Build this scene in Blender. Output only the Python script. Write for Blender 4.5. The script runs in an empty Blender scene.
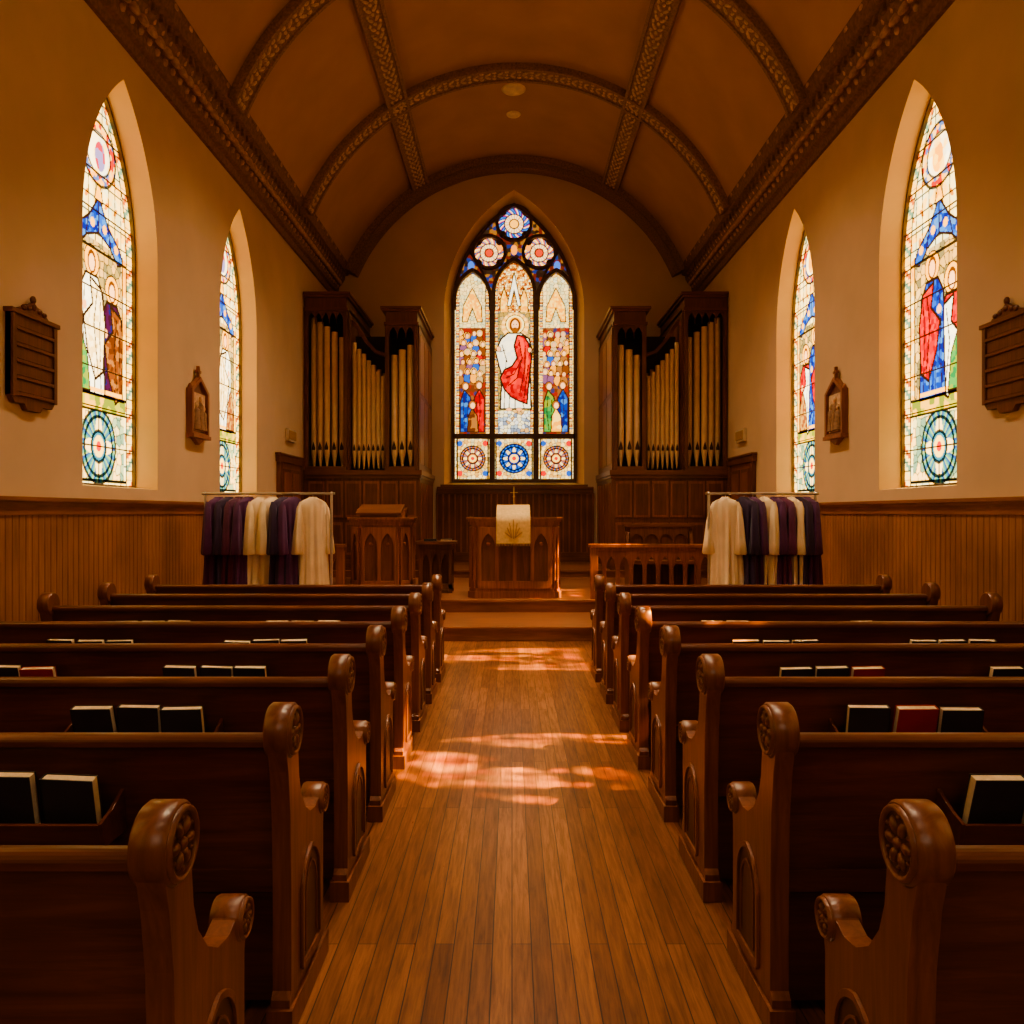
import bpy, bmesh, math, random
import numpy as np
from mathutils import Vector, Matrix
random.seed(7)
scene = bpy.context.scene
pi = math.pi

# ------------------------------------------------------------------ materials
def nt(name):
    m = bpy.data.materials.new(name); m.use_nodes = True
    t = m.node_tree
    for n in list(t.nodes): t.nodes.remove(n)
    o = t.nodes.new('ShaderNodeOutputMaterial')
    return m, t, o
def N(t, typ, **kw):
    n = t.nodes.new(typ)
    for k, v in kw.items():
        if k in n.inputs: n.inputs[k].default_value = v
        else: setattr(n, k, v)
    return n
def rgba(c): return (c[0], c[1], c[2], 1)

def plain(name, c, rough=.6, metal=0, noise=.15, nscale=8, bump=.05, sheen=0):
    m, t, o = nt(name)
    b = N(t, 'ShaderNodeBsdfPrincipled', Roughness=rough, Metallic=metal)
    if sheen: b.inputs['Sheen Weight'].default_value = sheen
    tc = N(t, 'ShaderNodeTexCoord')
    nz = N(t, 'ShaderNodeTexNoise', Scale=nscale, Detail=4.0)
    t.links.new(tc.outputs['Object'], nz.inputs['Vector'])
    r = N(t, 'ShaderNodeValToRGB')
    r.color_ramp.elements[0].position = .3; r.color_ramp.elements[1].position = .7
    r.color_ramp.elements[0].color = rgba([x*(1-noise) for x in c])
    r.color_ramp.elements[1].color = rgba([min(1, x*(1+noise)) for x in c])
    t.links.new(nz.outputs['Fac'], r.inputs['Fac'])
    t.links.new(r.outputs['Color'], b.inputs['Base Color'])
    if bump:
        bp = N(t, 'ShaderNodeBump', Strength=bump, Distance=.01)
        t.links.new(nz.outputs['Fac'], bp.inputs['Height'])
        t.links.new(bp.outputs['Normal'], b.inputs['Normal'])
    t.links.new(b.outputs[0], o.inputs[0])
    return m

def wood(name, c1, c2, axis='x', rough=.35, sc=1.0, coat=.15):
    m, t, o = nt(name)
    b = N(t, 'ShaderNodeBsdfPrincipled', Roughness=rough)
    b.inputs['Coat Weight'].default_value = coat
    b.inputs['Coat Roughness'].default_value = .25
    tc = N(t, 'ShaderNodeTexCoord')
    mp = N(t, 'ShaderNodeMapping')
    s = {'x': (1.2, 16, 16), 'y': (16, 1.2, 16), 'z': (16, 16, 1.2)}[axis]
    mp.inputs['Scale'].default_value = [k*sc for k in s]
    t.links.new(tc.outputs['Object'], mp.inputs['Vector'])
    nz = N(t, 'ShaderNodeTexNoise', Scale=1.6, Detail=7.0, Roughness=.65, Distortion=.6)
    t.links.new(mp.outputs[0], nz.inputs['Vector'])
    big = N(t, 'ShaderNodeTexNoise', Scale=1.4, Detail=2.0)
    t.links.new(tc.outputs['Object'], big.inputs['Vector'])
    r = N(t, 'ShaderNodeValToRGB')
    r.color_ramp.elements[0].position = .32; r.color_ramp.elements[1].position = .68
    r.color_ramp.elements[0].color = rgba(c1); r.color_ramp.elements[1].color = rgba(c2)
    t.links.new(nz.outputs['Fac'], r.inputs['Fac'])
    mx = N(t, 'ShaderNodeMixRGB', blend_type='MULTIPLY'); mx.inputs[0].default_value = .6
    r2 = N(t, 'ShaderNodeValToRGB')
    r2.color_ramp.elements[0].position = .35; r2.color_ramp.elements[1].position = .6
    r2.color_ramp.elements[0].color = (.55, .5, .48, 1); r2.color_ramp.elements[1].color = (1, 1, 1, 1)
    t.links.new(big.outputs['Fac'], r2.inputs['Fac'])
    t.links.new(r.outputs['Color'], mx.inputs[1]); t.links.new(r2.outputs['Color'], mx.inputs[2])
    t.links.new(mx.outputs[0], b.inputs['Base Color'])
    bp = N(t, 'ShaderNodeBump', Strength=.12, Distance=.004)
    t.links.new(nz.outputs['Fac'], bp.inputs['Height'])
    t.links.new(bp.outputs['Normal'], b.inputs['Normal'])
    t.links.new(b.outputs[0], o.inputs[0])
    return m

def floor_mat():
    m, t, o = nt('floor_boards')
    b = N(t, 'ShaderNodeBsdfPrincipled', Roughness=.30)
    b.inputs['Coat Weight'].default_value = .3
    b.inputs['Coat Roughness'].default_value = .22
    tc = N(t, 'ShaderNodeTexCoord')
    mp = N(t, 'ShaderNodeMapping'); mp.inputs['Rotation'].default_value = (0, 0, pi/2)
    t.links.new(tc.outputs['Object'], mp.inputs['Vector'])
    br = N(t, 'ShaderNodeTexBrick', Scale=1.0)
    br.inputs['Brick Width'].default_value = 2.3; br.inputs['Row Height'].default_value = .074
    br.inputs['Mortar Size'].default_value = .0022; br.inputs['Mortar Smooth'].default_value = .1
    br.inputs['Color1'].default_value = (.36, .155, .062, 1)
    br.inputs['Color2'].default_value = (.19, .073, .027, 1)
    br.inputs['Mortar'].default_value = (.035, .014, .006, 1)
    br.offset = .37
    t.links.new(mp.outputs[0], br.inputs['Vector'])
    mp2 = N(t, 'ShaderNodeMapping'); mp2.inputs['Scale'].default_value = (26, 1.6, 1)
    t.links.new(tc.outputs['Object'], mp2.inputs['Vector'])
    nz = N(t, 'ShaderNodeTexNoise', Scale=2.0, Detail=7.0, Roughness=.7, Distortion=.5)
    t.links.new(mp2.outputs[0], nz.inputs['Vector'])
    r = N(t, 'ShaderNodeValToRGB')
    r.color_ramp.elements[0].position = .32; r.color_ramp.elements[1].position = .62
    r.color_ramp.elements[0].color = (.42, .36, .32, 1); r.color_ramp.elements[1].color = (1.15, 1.1, 1.05, 1)
    t.links.new(nz.outputs['Fac'], r.inputs['Fac'])
    mx = N(t, 'ShaderNodeMixRGB', blend_type='MULTIPLY'); mx.inputs[0].default_value = .9
    t.links.new(br.outputs['Color'], mx.inputs[1]); t.links.new(r.outputs['Color'], mx.inputs[2])
    # soft, large worn areas
    wn = N(t, 'ShaderNodeTexNoise', Scale=.9, Detail=3.0)
    t.links.new(tc.outputs['Object'], wn.inputs['Vector'])
    wc = N(t, 'ShaderNodeValToRGB')
    wc.color_ramp.elements[0].position = .3; wc.color_ramp.elements[1].position = .7
    wc.color_ramp.elements[0].color = (.74, .70, .66, 1); wc.color_ramp.elements[1].color = (1.12, 1.1, 1.08, 1)
    t.links.new(wn.outputs['Fac'], wc.inputs['Fac'])
    mx2 = N(t, 'ShaderNodeMixRGB', blend_type='MULTIPLY'); mx2.inputs[0].default_value = 1
    t.links.new(mx.outputs[0], mx2.inputs[1]); t.links.new(wc.outputs['Color'], mx2.inputs[2])
    wr = N(t, 'ShaderNodeMapRange'); wr.inputs['From Min'].default_value = .3; wr.inputs['From Max'].default_value = .7
    wr.inputs['To Min'].default_value = .38; wr.inputs['To Max'].default_value = .27
    t.links.new(nz.outputs['Fac'], wr.inputs['Value']); t.links.new(wr.outputs[0], b.inputs['Roughness'])
    t.links.new(mx2.outputs[0], b.inputs['Base Color'])
    bp = N(t, 'ShaderNodeBump', Strength=.3, Distance=.003)
    inv = N(t, 'ShaderNodeMath', operation='SUBTRACT'); inv.inputs[0].default_value = 1
    t.links.new(br.outputs['Fac'], inv.inputs[1])
    t.links.new(inv.outputs[0], bp.inputs['Height'])
    t.links.new(bp.outputs['Normal'], b.inputs['Normal'])
    t.links.new(b.outputs[0], o.inputs[0])
    return m

def glass_mat(name, strength, trans_z=None):
    m, t, o = nt(name)
    at = N(t, 'ShaderNodeAttribute', attribute_name='Col')
    em = N(t, 'ShaderNodeEmission', Strength=strength)
    t.links.new(at.outputs['Color'], em.inputs['Color'])
    if trans_z is None:
        t.links.new(em.outputs[0], o.inputs[0]); return m
    tr = N(t, 'ShaderNodeBsdfTransparent')
    t.links.new(at.outputs['Color'], tr.inputs['Color'])
    geo = N(t, 'ShaderNodeNewGeometry')
    sx = N(t, 'ShaderNodeSeparateXYZ'); t.links.new(geo.outputs['Position'], sx.inputs[0])
    mr = N(t, 'ShaderNodeMapRange'); mr.inputs['From Min'].default_value = trans_z-.1
    mr.inputs['From Max'].default_value = trans_z+.1
    mr.inputs['To Min'].default_value = 0.0; mr.inputs['To Max'].default_value = .6  # height limit added so less direct sun lands on the pews
    t.links.new(sx.outputs['Z'], mr.inputs['Value'])
    mpg = N(t, 'ShaderNodeMapping')
    mpg.inputs['Rotation'].default_value = (math.radians(20), 0, 0)
    mpg.inputs['Scale'].default_value = (1, 2.6, .45)
    t.links.new(geo.outputs['Position'], mpg.inputs['Vector'])
    nz = N(t, 'ShaderNodeTexNoise', Scale=1.7, Detail=1.0)  # stretched noise added to break the sun into floor streaks
    t.links.new(mpg.outputs[0], nz.inputs['Vector'])
    m2 = N(t, 'ShaderNodeMapRange'); m2.inputs['From Min'].default_value = .40; m2.inputs['From Max'].default_value = .52
    t.links.new(nz.outputs['Fac'], m2.inputs['Value'])
    mu = N(t, 'ShaderNodeMath', operation='MULTIPLY')
    t.links.new(mr.outputs[0], mu.inputs[0]); t.links.new(m2.outputs[0], mu.inputs[1])
    # added mask: sun passes light amber quarries, not blue / red, for amber floor patches
    sc_ = N(t, 'ShaderNodeSeparateColor'); t.links.new(at.outputs['Color'], sc_.inputs[0])
    clr = N(t, 'ShaderNodeMapRange'); clr.inputs['From Min'].default_value = .12; clr.inputs['From Max'].default_value = .40
    t.links.new(sc_.outputs[1], clr.inputs['Value'])
    mu2 = N(t, 'ShaderNodeMath', operation='MULTIPLY')
    t.links.new(mu.outputs[0], mu2.inputs[0]); t.links.new(clr.outputs[0], mu2.inputs[1])
    mix = N(t, 'ShaderNodeMixShader')
    t.links.new(mu2.outputs[0], mix.inputs[0]); t.links.new(em.outputs[0], mix.inputs[1]); t.links.new(tr.outputs[0], mix.inputs[2])
    t.links.new(mix.outputs[0], o.inputs[0])
    return m

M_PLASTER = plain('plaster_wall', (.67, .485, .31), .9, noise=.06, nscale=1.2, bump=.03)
M_JAMB_GLOW = plain('plaster_jamb_glow', (.88, .62, .34), .9, noise=.05, nscale=2, bump=.02)  # wall plaster made lighter, more orange: window glow put into the colour
M_VAULT = plain('vault_paint', (.50, .295, .17), .8, noise=.10, nscale=1.0, bump=.02)
M_RIB = plain('rib_stencil', (.31, .18, .105), .75, noise=.3, nscale=30, bump=.1)
M_RIBG = plain('rib_relief', (.66, .46, .29), .75, noise=.2, nscale=30, bump=.1)
M_CORN = plain('cornice_carved', (.23, .12, .068), .65, noise=.3, nscale=20, bump=.1)
M_CORNL = plain('cornice_leaf', (.50, .30, .18), .65, noise=.3, nscale=20, bump=.1)
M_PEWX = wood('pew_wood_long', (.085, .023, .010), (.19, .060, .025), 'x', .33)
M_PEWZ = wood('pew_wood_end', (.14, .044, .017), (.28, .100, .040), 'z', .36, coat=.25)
M_PEW_SHADE = wood('pew_recess_shade', (.05, .015, .007), (.10, .032, .013), 'z', .4)  # darker pew wood: shade of carved recesses put into the colour
M_PANEL = wood('wainscot_wood', (.32, .13, .052), (.47, .21, .085), 'z', .45)
M_PANELC = wood('wainscot_cap_wood', (.25, .09, .036), (.38, .145, .058), 'y', .35)
M_DARK = wood('chancel_dark_wood', (.12, .041, .018), (.23, .083, .035), 'z', .4)
M_DARKX = wood('chancel_dark_wood_long', (.14, .048, .021), (.25, .09, .037), 'x', .35)
M_PULP = wood('pulpit_wood', (.22, .074, .030), (.40, .148, .060), 'z', .35)
M_RECESS_SHADE = wood('recess_shade', (.03, .01, .004), (.06, .02, .008), 'z', .6)  # near-black: shade in pipe mouths and behind pipes put into the colour
M_STEP = wood('step_wood', (.24, .09, .036), (.38, .15, .062), 'x', .35)
M_FLOOR = floor_mat()
M_PIPE = plain('pipe_metal', (.82, .62, .40), .42, .15, .06, 6, .02)
M_LEAD = plain('lead_tracery', (.13, .078, .048), .6, 0, .2, 10, .05)
M_BAR = plain('window_iron', (.13, .09, .058), .5, .1, .2, 10, .0)
M_PURPLE = plain('robe_purple', (.080, .017, .090), .85, noise=.25, nscale=5, sheen=.25)
M_PLUM = plain('robe_plum', (.11, .022, .075), .85, noise=.25, nscale=5, sheen=.25)
M_NAVY = plain('robe_dark', (.034, .015, .058), .85, noise=.25, nscale=5, sheen=.2)
M_CREAM = plain('robe_cream', (.80, .64, .44), .85, noise=.08, nscale=5)
M_STEEL = plain('rack_steel', (.6, .55, .5), .3, .8, .05, 5, 0)
M_BLACK = plain('book_black', (.030, .026, .030), .5, noise=.2)
M_RED = plain('book_red', (.34, .02, .016), .5, noise=.15)
M_PAGE = plain('book_pages', (.72, .57, .38), .8, noise=.08, nscale=60)
M_CUSH = plain('cushion_purple', (.14, .05, .2), .9, noise=.2, nscale=20)
M_GOLD = plain('cloth_gold', (.66, .45, .19), .6, noise=.12, nscale=25)
M_GOLD2 = plain('cloth_emblem', (.46, .27, .09), .6, noise=.15, nscale=25)
M_BRASS = plain('brass', (.6, .4, .15), .3, .9, .05, 5, 0)
M_SIGN = plain('sign_cream', (.6, .48, .32), .6)
M_VENT = plain('ceiling_disc', (.82, .66, .46), .5)

# ------------------------------------------------------------------ mesh builder
class MB:
    def __init__(s, M=None):
        s.v = []; s.f = []; s.m = []; s.s = []; s.mats = []; s.M = M
    def mi(s, mat):
        if mat not in s.mats: s.mats.append(mat)
        return s.mats.index(mat)
    def add(s, vs, fs, mat, smooth=False, M=None):
        o = len(s.v)
        for p in vs:
            p = Vector(p)
            if M is not None: p = M @ p
            if s.M is not None: p = s.M @ p
            s.v.append(tuple(p))
        k = s.mi(mat)
        for f in fs:
            s.f.append([o+i for i in f]); s.m.append(k); s.s.append(smooth)
    def box(s, x0, x1, y0, y1, z0, z1, mat, M=None):
        vs = [(x0,y0,z0),(x1,y0,z0),(x1,y1,z0),(x0,y1,z0),(x0,y0,z1),(x1,y0,z1),(x1,y1,z1),(x0,y1,z1)]
        fs = [(0,3,2,1),(4,5,6,7),(0,1,5,4),(1,2,6,5),(2,3,7,6),(3,0,4,7)]
        s.add(vs, fs, mat, False, M)
    def prism(s, poly, axis, a, b, mat, M=None):
        def P(p, w):
            return {'x': (w, p[0], p[1]), 'y': (p[0], w, p[1]), 'z': (p[0], p[1], w)}[axis]
        n = len(poly)
        vs = [P(p, a) for p in poly] + [P(p, b) for p in poly]
        fs = [list(range(n))[::-1], list(range(n, 2*n))] + [(i, (i+1) % n, n+(i+1) % n, n+i) for i in range(n)]
        s.add(vs, fs, mat, False, M)
    def lathe(s, p0, d, prof, seg, mat, smooth=True, caps=True, M=None):
        d = Vector(d).normalized(); p0 = Vector(p0)
        u = d.orthogonal().normalized(); w = d.cross(u)
        vs = []; fs = []
        for (t, r) in prof:
            for k in range(seg):
                a = 2*pi*k/seg
                vs.append(p0 + d*t + (u*math.cos(a)+w*math.sin(a))*r)
        for j in range(len(prof)-1):
            for k in range(seg):
                fs.append((j*seg+k, j*seg+(k+1) % seg, (j+1)*seg+(k+1) % seg, (j+1)*seg+k))
        s.add(vs, fs, mat, smooth, M)
        if caps:
            for j in (0, len(prof)-1):
                if prof[j][1] > 1e-5:
                    s.add([vs[j*seg+k] for k in range(seg)], [list(range(seg))], mat, False, M)
    def cyl(s, p0, p1, r, mat, seg=12, r1=None, M=None):
        p0 = Vector(p0); p1 = Vector(p1)
        s.lathe(p0, p1-p0, [(0, r), ((p1-p0).length, r if r1 is None else r1)], seg, mat, M=M)
    def tube(s, path, r, mat, seg=8, M=None):
        for a, b in zip(path[:-1], path[1:]):
            s.cyl(a, b, r, mat, seg, M=M)
    def blob(s, c, r, mat, nu=10, nv=6, M=None, R=None):
        vs = []; fs = []
        for j in range(nv+1):
            ph = pi*j/nv
            for i in range(nu):
                th = 2*pi*i/nu
                p = Vector((r[0]*math.sin(ph)*math.cos(th), r[1]*math.sin(ph)*math.sin(th), r[2]*math.cos(ph)))
                if R is not None: p = R @ p
                vs.append(p+Vector(c))
        for j in range(nv):
            for i in range(nu):
                fs.append((j*nu+i, j*nu+(i+1) % nu, (j+1)*nu+(i+1) % nu, (j+1)*nu+i))
        s.add(vs, fs, mat, True, M)
    def bar2d(s, path, w, y0, y1, mat, closed=False, M=None):
        n = len(path); P = [Vector((p[0], p[1])) for p in path]
        vs = []
        for i in range(n):
            if closed: t = P[(i+1) % n]-P[i-1]
            else: t = P[min(i+1, n-1)]-P[max(i-1, 0)]
            t.normalize(); nn = Vector((-t.y, t.x))*w/2
            a = P[i]+nn; b = P[i]-nn
            vs += [(a.x, y0, a.y), (b.x, y0, b.y), (b.x, y1, b.y), (a.x, y1, a.y)]
        fs = []
        for i in range(n if closed else n-1):
            j = (i+1) % n
            for k in range(4):
                fs.append((4*i+k, 4*i+(k+1) % 4, 4*j+(k+1) % 4, 4*j+k))
        if not closed:
            fs += [(0, 1, 2, 3), (4*n-4, 4*n-3, 4*n-2, 4*n-1)]
        s.add(vs, fs, mat, False, M)
    def build(s, name, parent=None, bevel=0, loc=None, rot=None, recalc=True):
        me = bpy.data.meshes.new(name)
        me.from_pydata(s.v, [], s.f)
        for m in s.mats: me.materials.append(m)
        me.polygons.foreach_set('material_index', s.m)
        me.polygons.foreach_set('use_smooth', s.s)
        me.update()
        if recalc:
            bm = bmesh.new(); bm.from_mesh(me)
            bmesh.ops.recalc_face_normals(bm, faces=bm.faces)
            bm.to_mesh(me); bm.free()
        ob = bpy.data.objects.new(name, me)
        scene.collection.objects.link(ob)
        if bevel:
            bv = ob.modifiers.new('bevel', 'BEVEL'); bv.width = bevel; bv.segments = 2
            bv.limit_method = 'ANGLE'; bv.angle_limit = math.radians(50)
        if loc: ob.location = loc
        if rot: ob.rotation_euler = rot
        if parent: ob.parent = parent
        return ob

def lancet(w, zs, za):
    h = za-zs; c = (h*h-w*w)/(2*w); R = w+c
    def top(u):
        u = abs(u)
        return zs+math.sqrt(max(0, R*R-(u+c)**2))
    def hw(z):
        return w if z <= zs else max(0, math.sqrt(max(0, R*R-(z-zs)**2))-c)
    return top, hw
def lancet_pts(cx, w, z0, zs, za, n=12, closed_bottom=False):
    top, hw = lancet(w, zs, za)
    L = [(cx-w, z0)]
    for i in range(n+1):
        z = zs+(za-zs)*math.sin(pi/2*i/n)
        L.append((cx-hw(z), z))
    Rr = [(2*cx-p[0], p[1]) for p in L[::-1][1:]]
    return L+Rr

# ------------------------------------------------------------------ dimensions
XL, XR = -4.2, 4.35
XC = (XL+XR)/2
YB, YF = -6.0, 19.2
VH, VS, VT = 3.92, 7.25, 9.86
VR = (VH**2+(VT-VS)**2)/(2*(VT-VS)); VZ = VT-VR
def vz(x, off=0):
    d = (VR-off)**2-(x-XC)**2
    return VZ+math.sqrt(max(0, d))

# ------------------------------------------------------------------ floor + platform
mb = MB(); mb.box(XL-.3, XR+.3, YB-.3, 10.6, -.1, 0, M_FLOOR); mb.build('floor')
mb = MB()
mb.prism([(10.55, 0), (10.55, .18), (12.1, .18), (12.1, .36), (16.25, .36), (16.25, .5), (19.3, .5), (19.3, 0)], 'x', XL, XR, M_STEP)
for y, z in ((10.55, .18), (12.1, .36), (16.25, .5)):
    mb.box(XL, XR, y-.03, y+.05, z-.035, z+.004, M_STEP)
mb.build('floor_platform', bevel=.006)

# ------------------------------------------------------------------ walls
WW, WSILL, WS, WA = .85, 1.92, 4.55, 6.34
REC = .27
WINY = [-2.75, 1.15, 5.0, 8.87, 12.64]
top_s, hw_s = lancet(WW, WS, WA)
def side_wall(name, X, sgn):
    mb = MB(); Y = YB
    def quad(y0, y1, za0, za1, zb0, zb1, mat=M_PLASTER, x0=X, x1=X):
        mb.add([(x0, y0, za0), (x0, y1, za1), (x1, y1, zb1), (x1, y0, zb0)], [(0, 1, 2, 3)], mat)
    ZT = 7.45
    for wy in WINY:
        quad(Y, wy-WW, 0, 0, ZT, ZT)
        n = 28
        for i in range(n):
            a = -WW*math.cos(pi*i/n); b = -WW*math.cos(pi*(i+1)/n)
            quad(wy+a, wy+b, 0, 0, WSILL, WSILL)
            quad(wy+a, wy+b, top_s(a), top_s(b), ZT, ZT)
        pts = lancet_pts(wy, WW, WSILL, WS, WA, 20)
        k = .92
        def inner(p): return (wy+(p[0]-wy)*k, WSILL+.03+(p[1]-WSILL)*(.985))
        loop = pts+[pts[0]]
        for p, q in zip(loop[:-1], loop[1:]):
            pi_, qi = inner(p), inner(q)
            mb.add([(X, p[0], p[1]), (X, q[0], q[1]), (X+sgn*REC, qi[0], qi[1]), (X+sgn*REC, pi_[0], pi_[1])], [(0, 1, 2, 3)], M_JAMB_GLOW, True)
        Y = wy+WW
    quad(Y, YF, 0, 0, ZT, ZT)
    return mb.build(name, recalc=False)
side_wall('wall_left', XL, -1)
side_wall('wall_right', XR, 1)

CX = .05
CW, CSILL, CS, CA = 1.64, 2.30, 6.35, 9.2
top_c, hw_c = lancet(CW, CS, CA)
mb = MB()
def bq(x0, x1, za0, za1, zb0, zb1):
    mb.add([(x0, YF, za0), (x1, YF, za1), (x1, YF, zb1), (x0, YF, zb0)], [(0, 1, 2, 3)], M_PLASTER)
def vtop(x): return vz(x)+.05 if abs(x-XC) < VH else VS+.1
def span(a, b, n, low):
    for i in range(n):
        x0 = a+(b-a)*i/n; x1 = a+(b-a)*(i+1)/n
        bq(x0, x1, low(x0), low(x1), vtop(x0), vtop(x1))
span(XL, CX-CW, 24, lambda x: 0)
span(CX+CW, XR, 24, lambda x: 0)
n = 40
for i in range(n):
    a = -CW*math.cos(pi*i/n); b = -CW*math.cos(pi*(i+1)/n)
    bq(CX+a, CX+b, 0, 0, CSILL, CSILL)
    bq(CX+a, CX+b, top_c(a), top_c(b), vtop(CX+a), vtop(CX+b))
GW, GSILL, GS, GA = 1.47, 2.36, 6.45, 8.98
po = lancet_pts(CX, CW, CSILL, CS, CA, 24); pi_in = lancet_pts(CX, GW, GSILL, GS, GA, 24)
po.append(po[0]); pi_in.append(pi_in[0])
for k in range(len(po)-1):
    mb.add([(po[k][0], YF, po[k][1]), (po[k+1][0], YF, po[k+1][1]), (pi_in[k+1][0], YF+.3, pi_in[k+1][1]), (pi_in[k][0], YF+.3, pi_in[k][1])], [(0, 1, 2, 3)], M_JAMB_GLOW)
mb.build('wall_front', recalc=False)
mb = MB(); mb.box(XL-.3, XR+.3, YB-.2, YB, 0, 10, M_PLASTER); mb.build('wall_rear')

# ------------------------------------------------------------------ ceiling vault
mb = MB()
vs = []; fs = []
A0 = math.acos(VH/VR)
na = 48
for j, y in enumerate((YB-.2, YF+.02)):
    for i in range(na+1):
        a = A0+(pi-2*A0)*i/na
        vs.append((XC+VR*math.cos(a), y, VZ+VR*math.sin(a)))
for i in range(na): fs.append((i, i+1, na+1+i+1, na+1+i))
mb.add(vs, fs, M_VAULT, True)
mb.box(XL-.3, XC-VH+.05, YB, YF, VS+.2, VS+.3, M_VAULT)
mb.box(XC+VH-.05, XR+.3, YB, YF, VS+.2, VS+.3, M_VAULT)
mb.build('ceiling', recalc=False)
def arc(off, n=56, x_extra=0):
    R = VR-off; out = []
    for i in range(n+1):
        a = A0+(pi-2*A0)*i/n
        out.append((XC+R*math.cos(a), VZ+R*math.sin(a)))
    return out
ribs = [19.0, 15.15, 11.25, 7.35, 3.45, -.45, -4.3]
def scroll_unit(mb, c, M3, i, flip=False):
    def P(a, l, o=0): return Vector(c)+M3@Vector((a, l, o))
    if i % 2:
        mb.blob(P(0, 0), (.030, .030, .028), M_RIBG, 6, 4, R=M3)
        for s_ in (-1, 1): mb.blob(P(s_*.095, 0), (.030, .045, .022), M_RIBG, 6, 4, R=M3)
    else:
        for s_ in (-1, 1):
            R = M3@Matrix.Rotation(s_*math.radians(38), 3, 'Z')
            mb.blob(P(s_*.055, .0), (.026, .075, .026), M_RIBG, 6, 4, R=R)
for k, y in enumerate(ribs):
    mb = MB()
    hw_ = .20 if k else .18
    mb.bar2d(arc(.05), .14, y-hw_, y+hw_, M_RIB)
    for s_ in (-1, 1):
        mb.bar2d(arc(.12), .06, y+s_*hw_-.03, y+s_*hw_+.03, M_RIB)
    if k == 0: mb.bar2d(arc(.16), .22, y-.1, y+.19, M_RIB)
    if 0 < k < 4:
        R = VR-.122; L = R*(pi-2*A0); nb = int(L/.115)
        for i in range(nb):
            a = A0+(pi-2*A0)*(i+.5)/nb
            tx, tz = -math.sin(a), math.cos(a)
            M3 = Matrix(((0, tx, -math.cos(a)), (1, 0, 0), (0, tz, -math.sin(a))))
            scroll_unit(mb, (XC+R*math.cos(a), y, VZ+R*math.sin(a)), M3, i)
    mb.build('trim_rib')
for s_ in (-1, 1):
    x = XC+s_*2.23; a = math.acos((x-XC)/VR)
    mb = MB()
    rot = Matrix.Rotation(-(a-pi/2), 4, 'Y')
    T = Matrix.Translation((x, 0, vz(x)))@rot
    mb.box(-.18, .18, YB, YF, -.11, .03, M_RIB, T)
    for e in (-1, 1): mb.box(e*.18-.03, e*.18+.03, YB, YF, -.15, 0, M_RIB, T)
    y = 7.6; i = 0
    R3 = rot.to_3x3()
    while y < 18.8:
        c = T@Vector((0, y, -.117))
        scroll_unit(mb, c, R3, i)
        y += .115; i += 1
    mb.build('trim_rib_long')
prof = [(0, 6.68), (.05, 6.68), (.07, 6.78), (.13, 6.80), (.15, 6.88), (.15, 6.93), (.22, 6.98), (.29, 7.10), (.30, 7.18), (.37, 7.20), (.40, 7.30), (.42, 7.36), (.42, 7.44), (.30, 7.5), (0, 7.5)]
for nm, X, s_ in (('cornice_trim_left', XL, 1), ('cornice_trim_right', XR, -1)):
    mb = MB()
    P = [(X+s_*a, z) for a, z in prof]
    mb.prism(P, 'y', YB, YF, M_CORN)
    y = 4.0; i = 0
    while y < YF-.1:
        R3 = Matrix.Rotation(s_*math.radians(-35), 3, 'Y')
        mb.blob((X+s_*.21, y, 6.99), (.05, .065, .13), M_CORNL, 7, 5, R=R3)
        mb.blob((X+s_*.25, y, 7.08), (.035, .04, .05), M_CORNL, 6, 4)
        mb.blob((X+s_*.15, y+.1, 6.90), (.045, .045, .045), M_CORNL, 6, 4)
        mb.box(X+s_*.30-.03, X+s_*.30+.03, y+.05, y+.13, 7.09, 7.18, M_CORN)
        mb.blob((X+s_*.40, y, 7.36), (.035, .07, .04), M_CORNL if i % 2 else M_CORN, 6, 4)
        y += .21; i += 1
    mb.build(nm, recalc=True)
for d, r in ((15.9, .24), (16.9, .15)):
    z = VT-.005
    mb = MB()
    mb.lathe((.03, d, z+.03), (0, 0, -1), [(0, r), (.03, r), (.05, r*.9), (.06, r*.7), (.05, r*.65), (.05, 0.001)], 28, M_VENT)
    mb.build('ceiling_vent')

# ------------------------------------------------------------------ stained glass painting
def voro(X, Y, cell, seed=1):
    gx = np.floor(X/cell).astype(int); gy = np.floor(Y/cell).astype(int)
    def h(a, b, k):
        v = np.sin(a*127.1+b*311.7+k*74.7+seed*13.3)*43758.5453
        return v-np.floor(v)
    F1 = np.full(X.shape, 1e9); F2 = np.full(X.shape, 1e9); ida = np.zeros(X.shape); 
    for dx in (-1, 0, 1):
        for dy in (-1, 0, 1):
            a = gx+dx; b = gy+dy
            px = (a+.15+.7*h(a, b, 1))*cell; py = (b+.15+.7*h(a, b, 2))*cell
            d = np.hypot(X-px, Y-py)
            hid = h(a, b, 3)
            closer = d < F1
            F2 = np.where(closer, F1, np.minimum(F2, d))
            ida = np.where(closer, hid, ida)
            F1 = np.where(closer, d, F1)
    return ida, (F2-F1)/cell
def pal(ida, cols):
    cols = np.array(cols); k = np.clip((ida*len(cols)).astype(int), 0, len(cols)-1)
    return cols[k]
def ins(X, Y, pts):
    inside = np.zeros(X.shape, bool); n = len(pts)
    for i in range(n):
        x0, y0 = pts[i]; x1, y1 = pts[(i+1) % n]
        if y0 == y1: continue
        c = ((Y < y0) != (Y < y1)) & (X < (x1-x0)*(Y-y0)/(y1-y0)+x0)
        inside ^= c
    return inside
def segd(X, Y, a, b):
    dx, dy = b[0]-a[0], b[1]-a[1]
    t = np.clip(((X-a[0])*dx+(Y-a[1])*dy)/(dx*dx+dy*dy), 0, 1)
    return np.hypot(X-a[0]-t*dx, Y-a[1]-t*dy)
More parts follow.
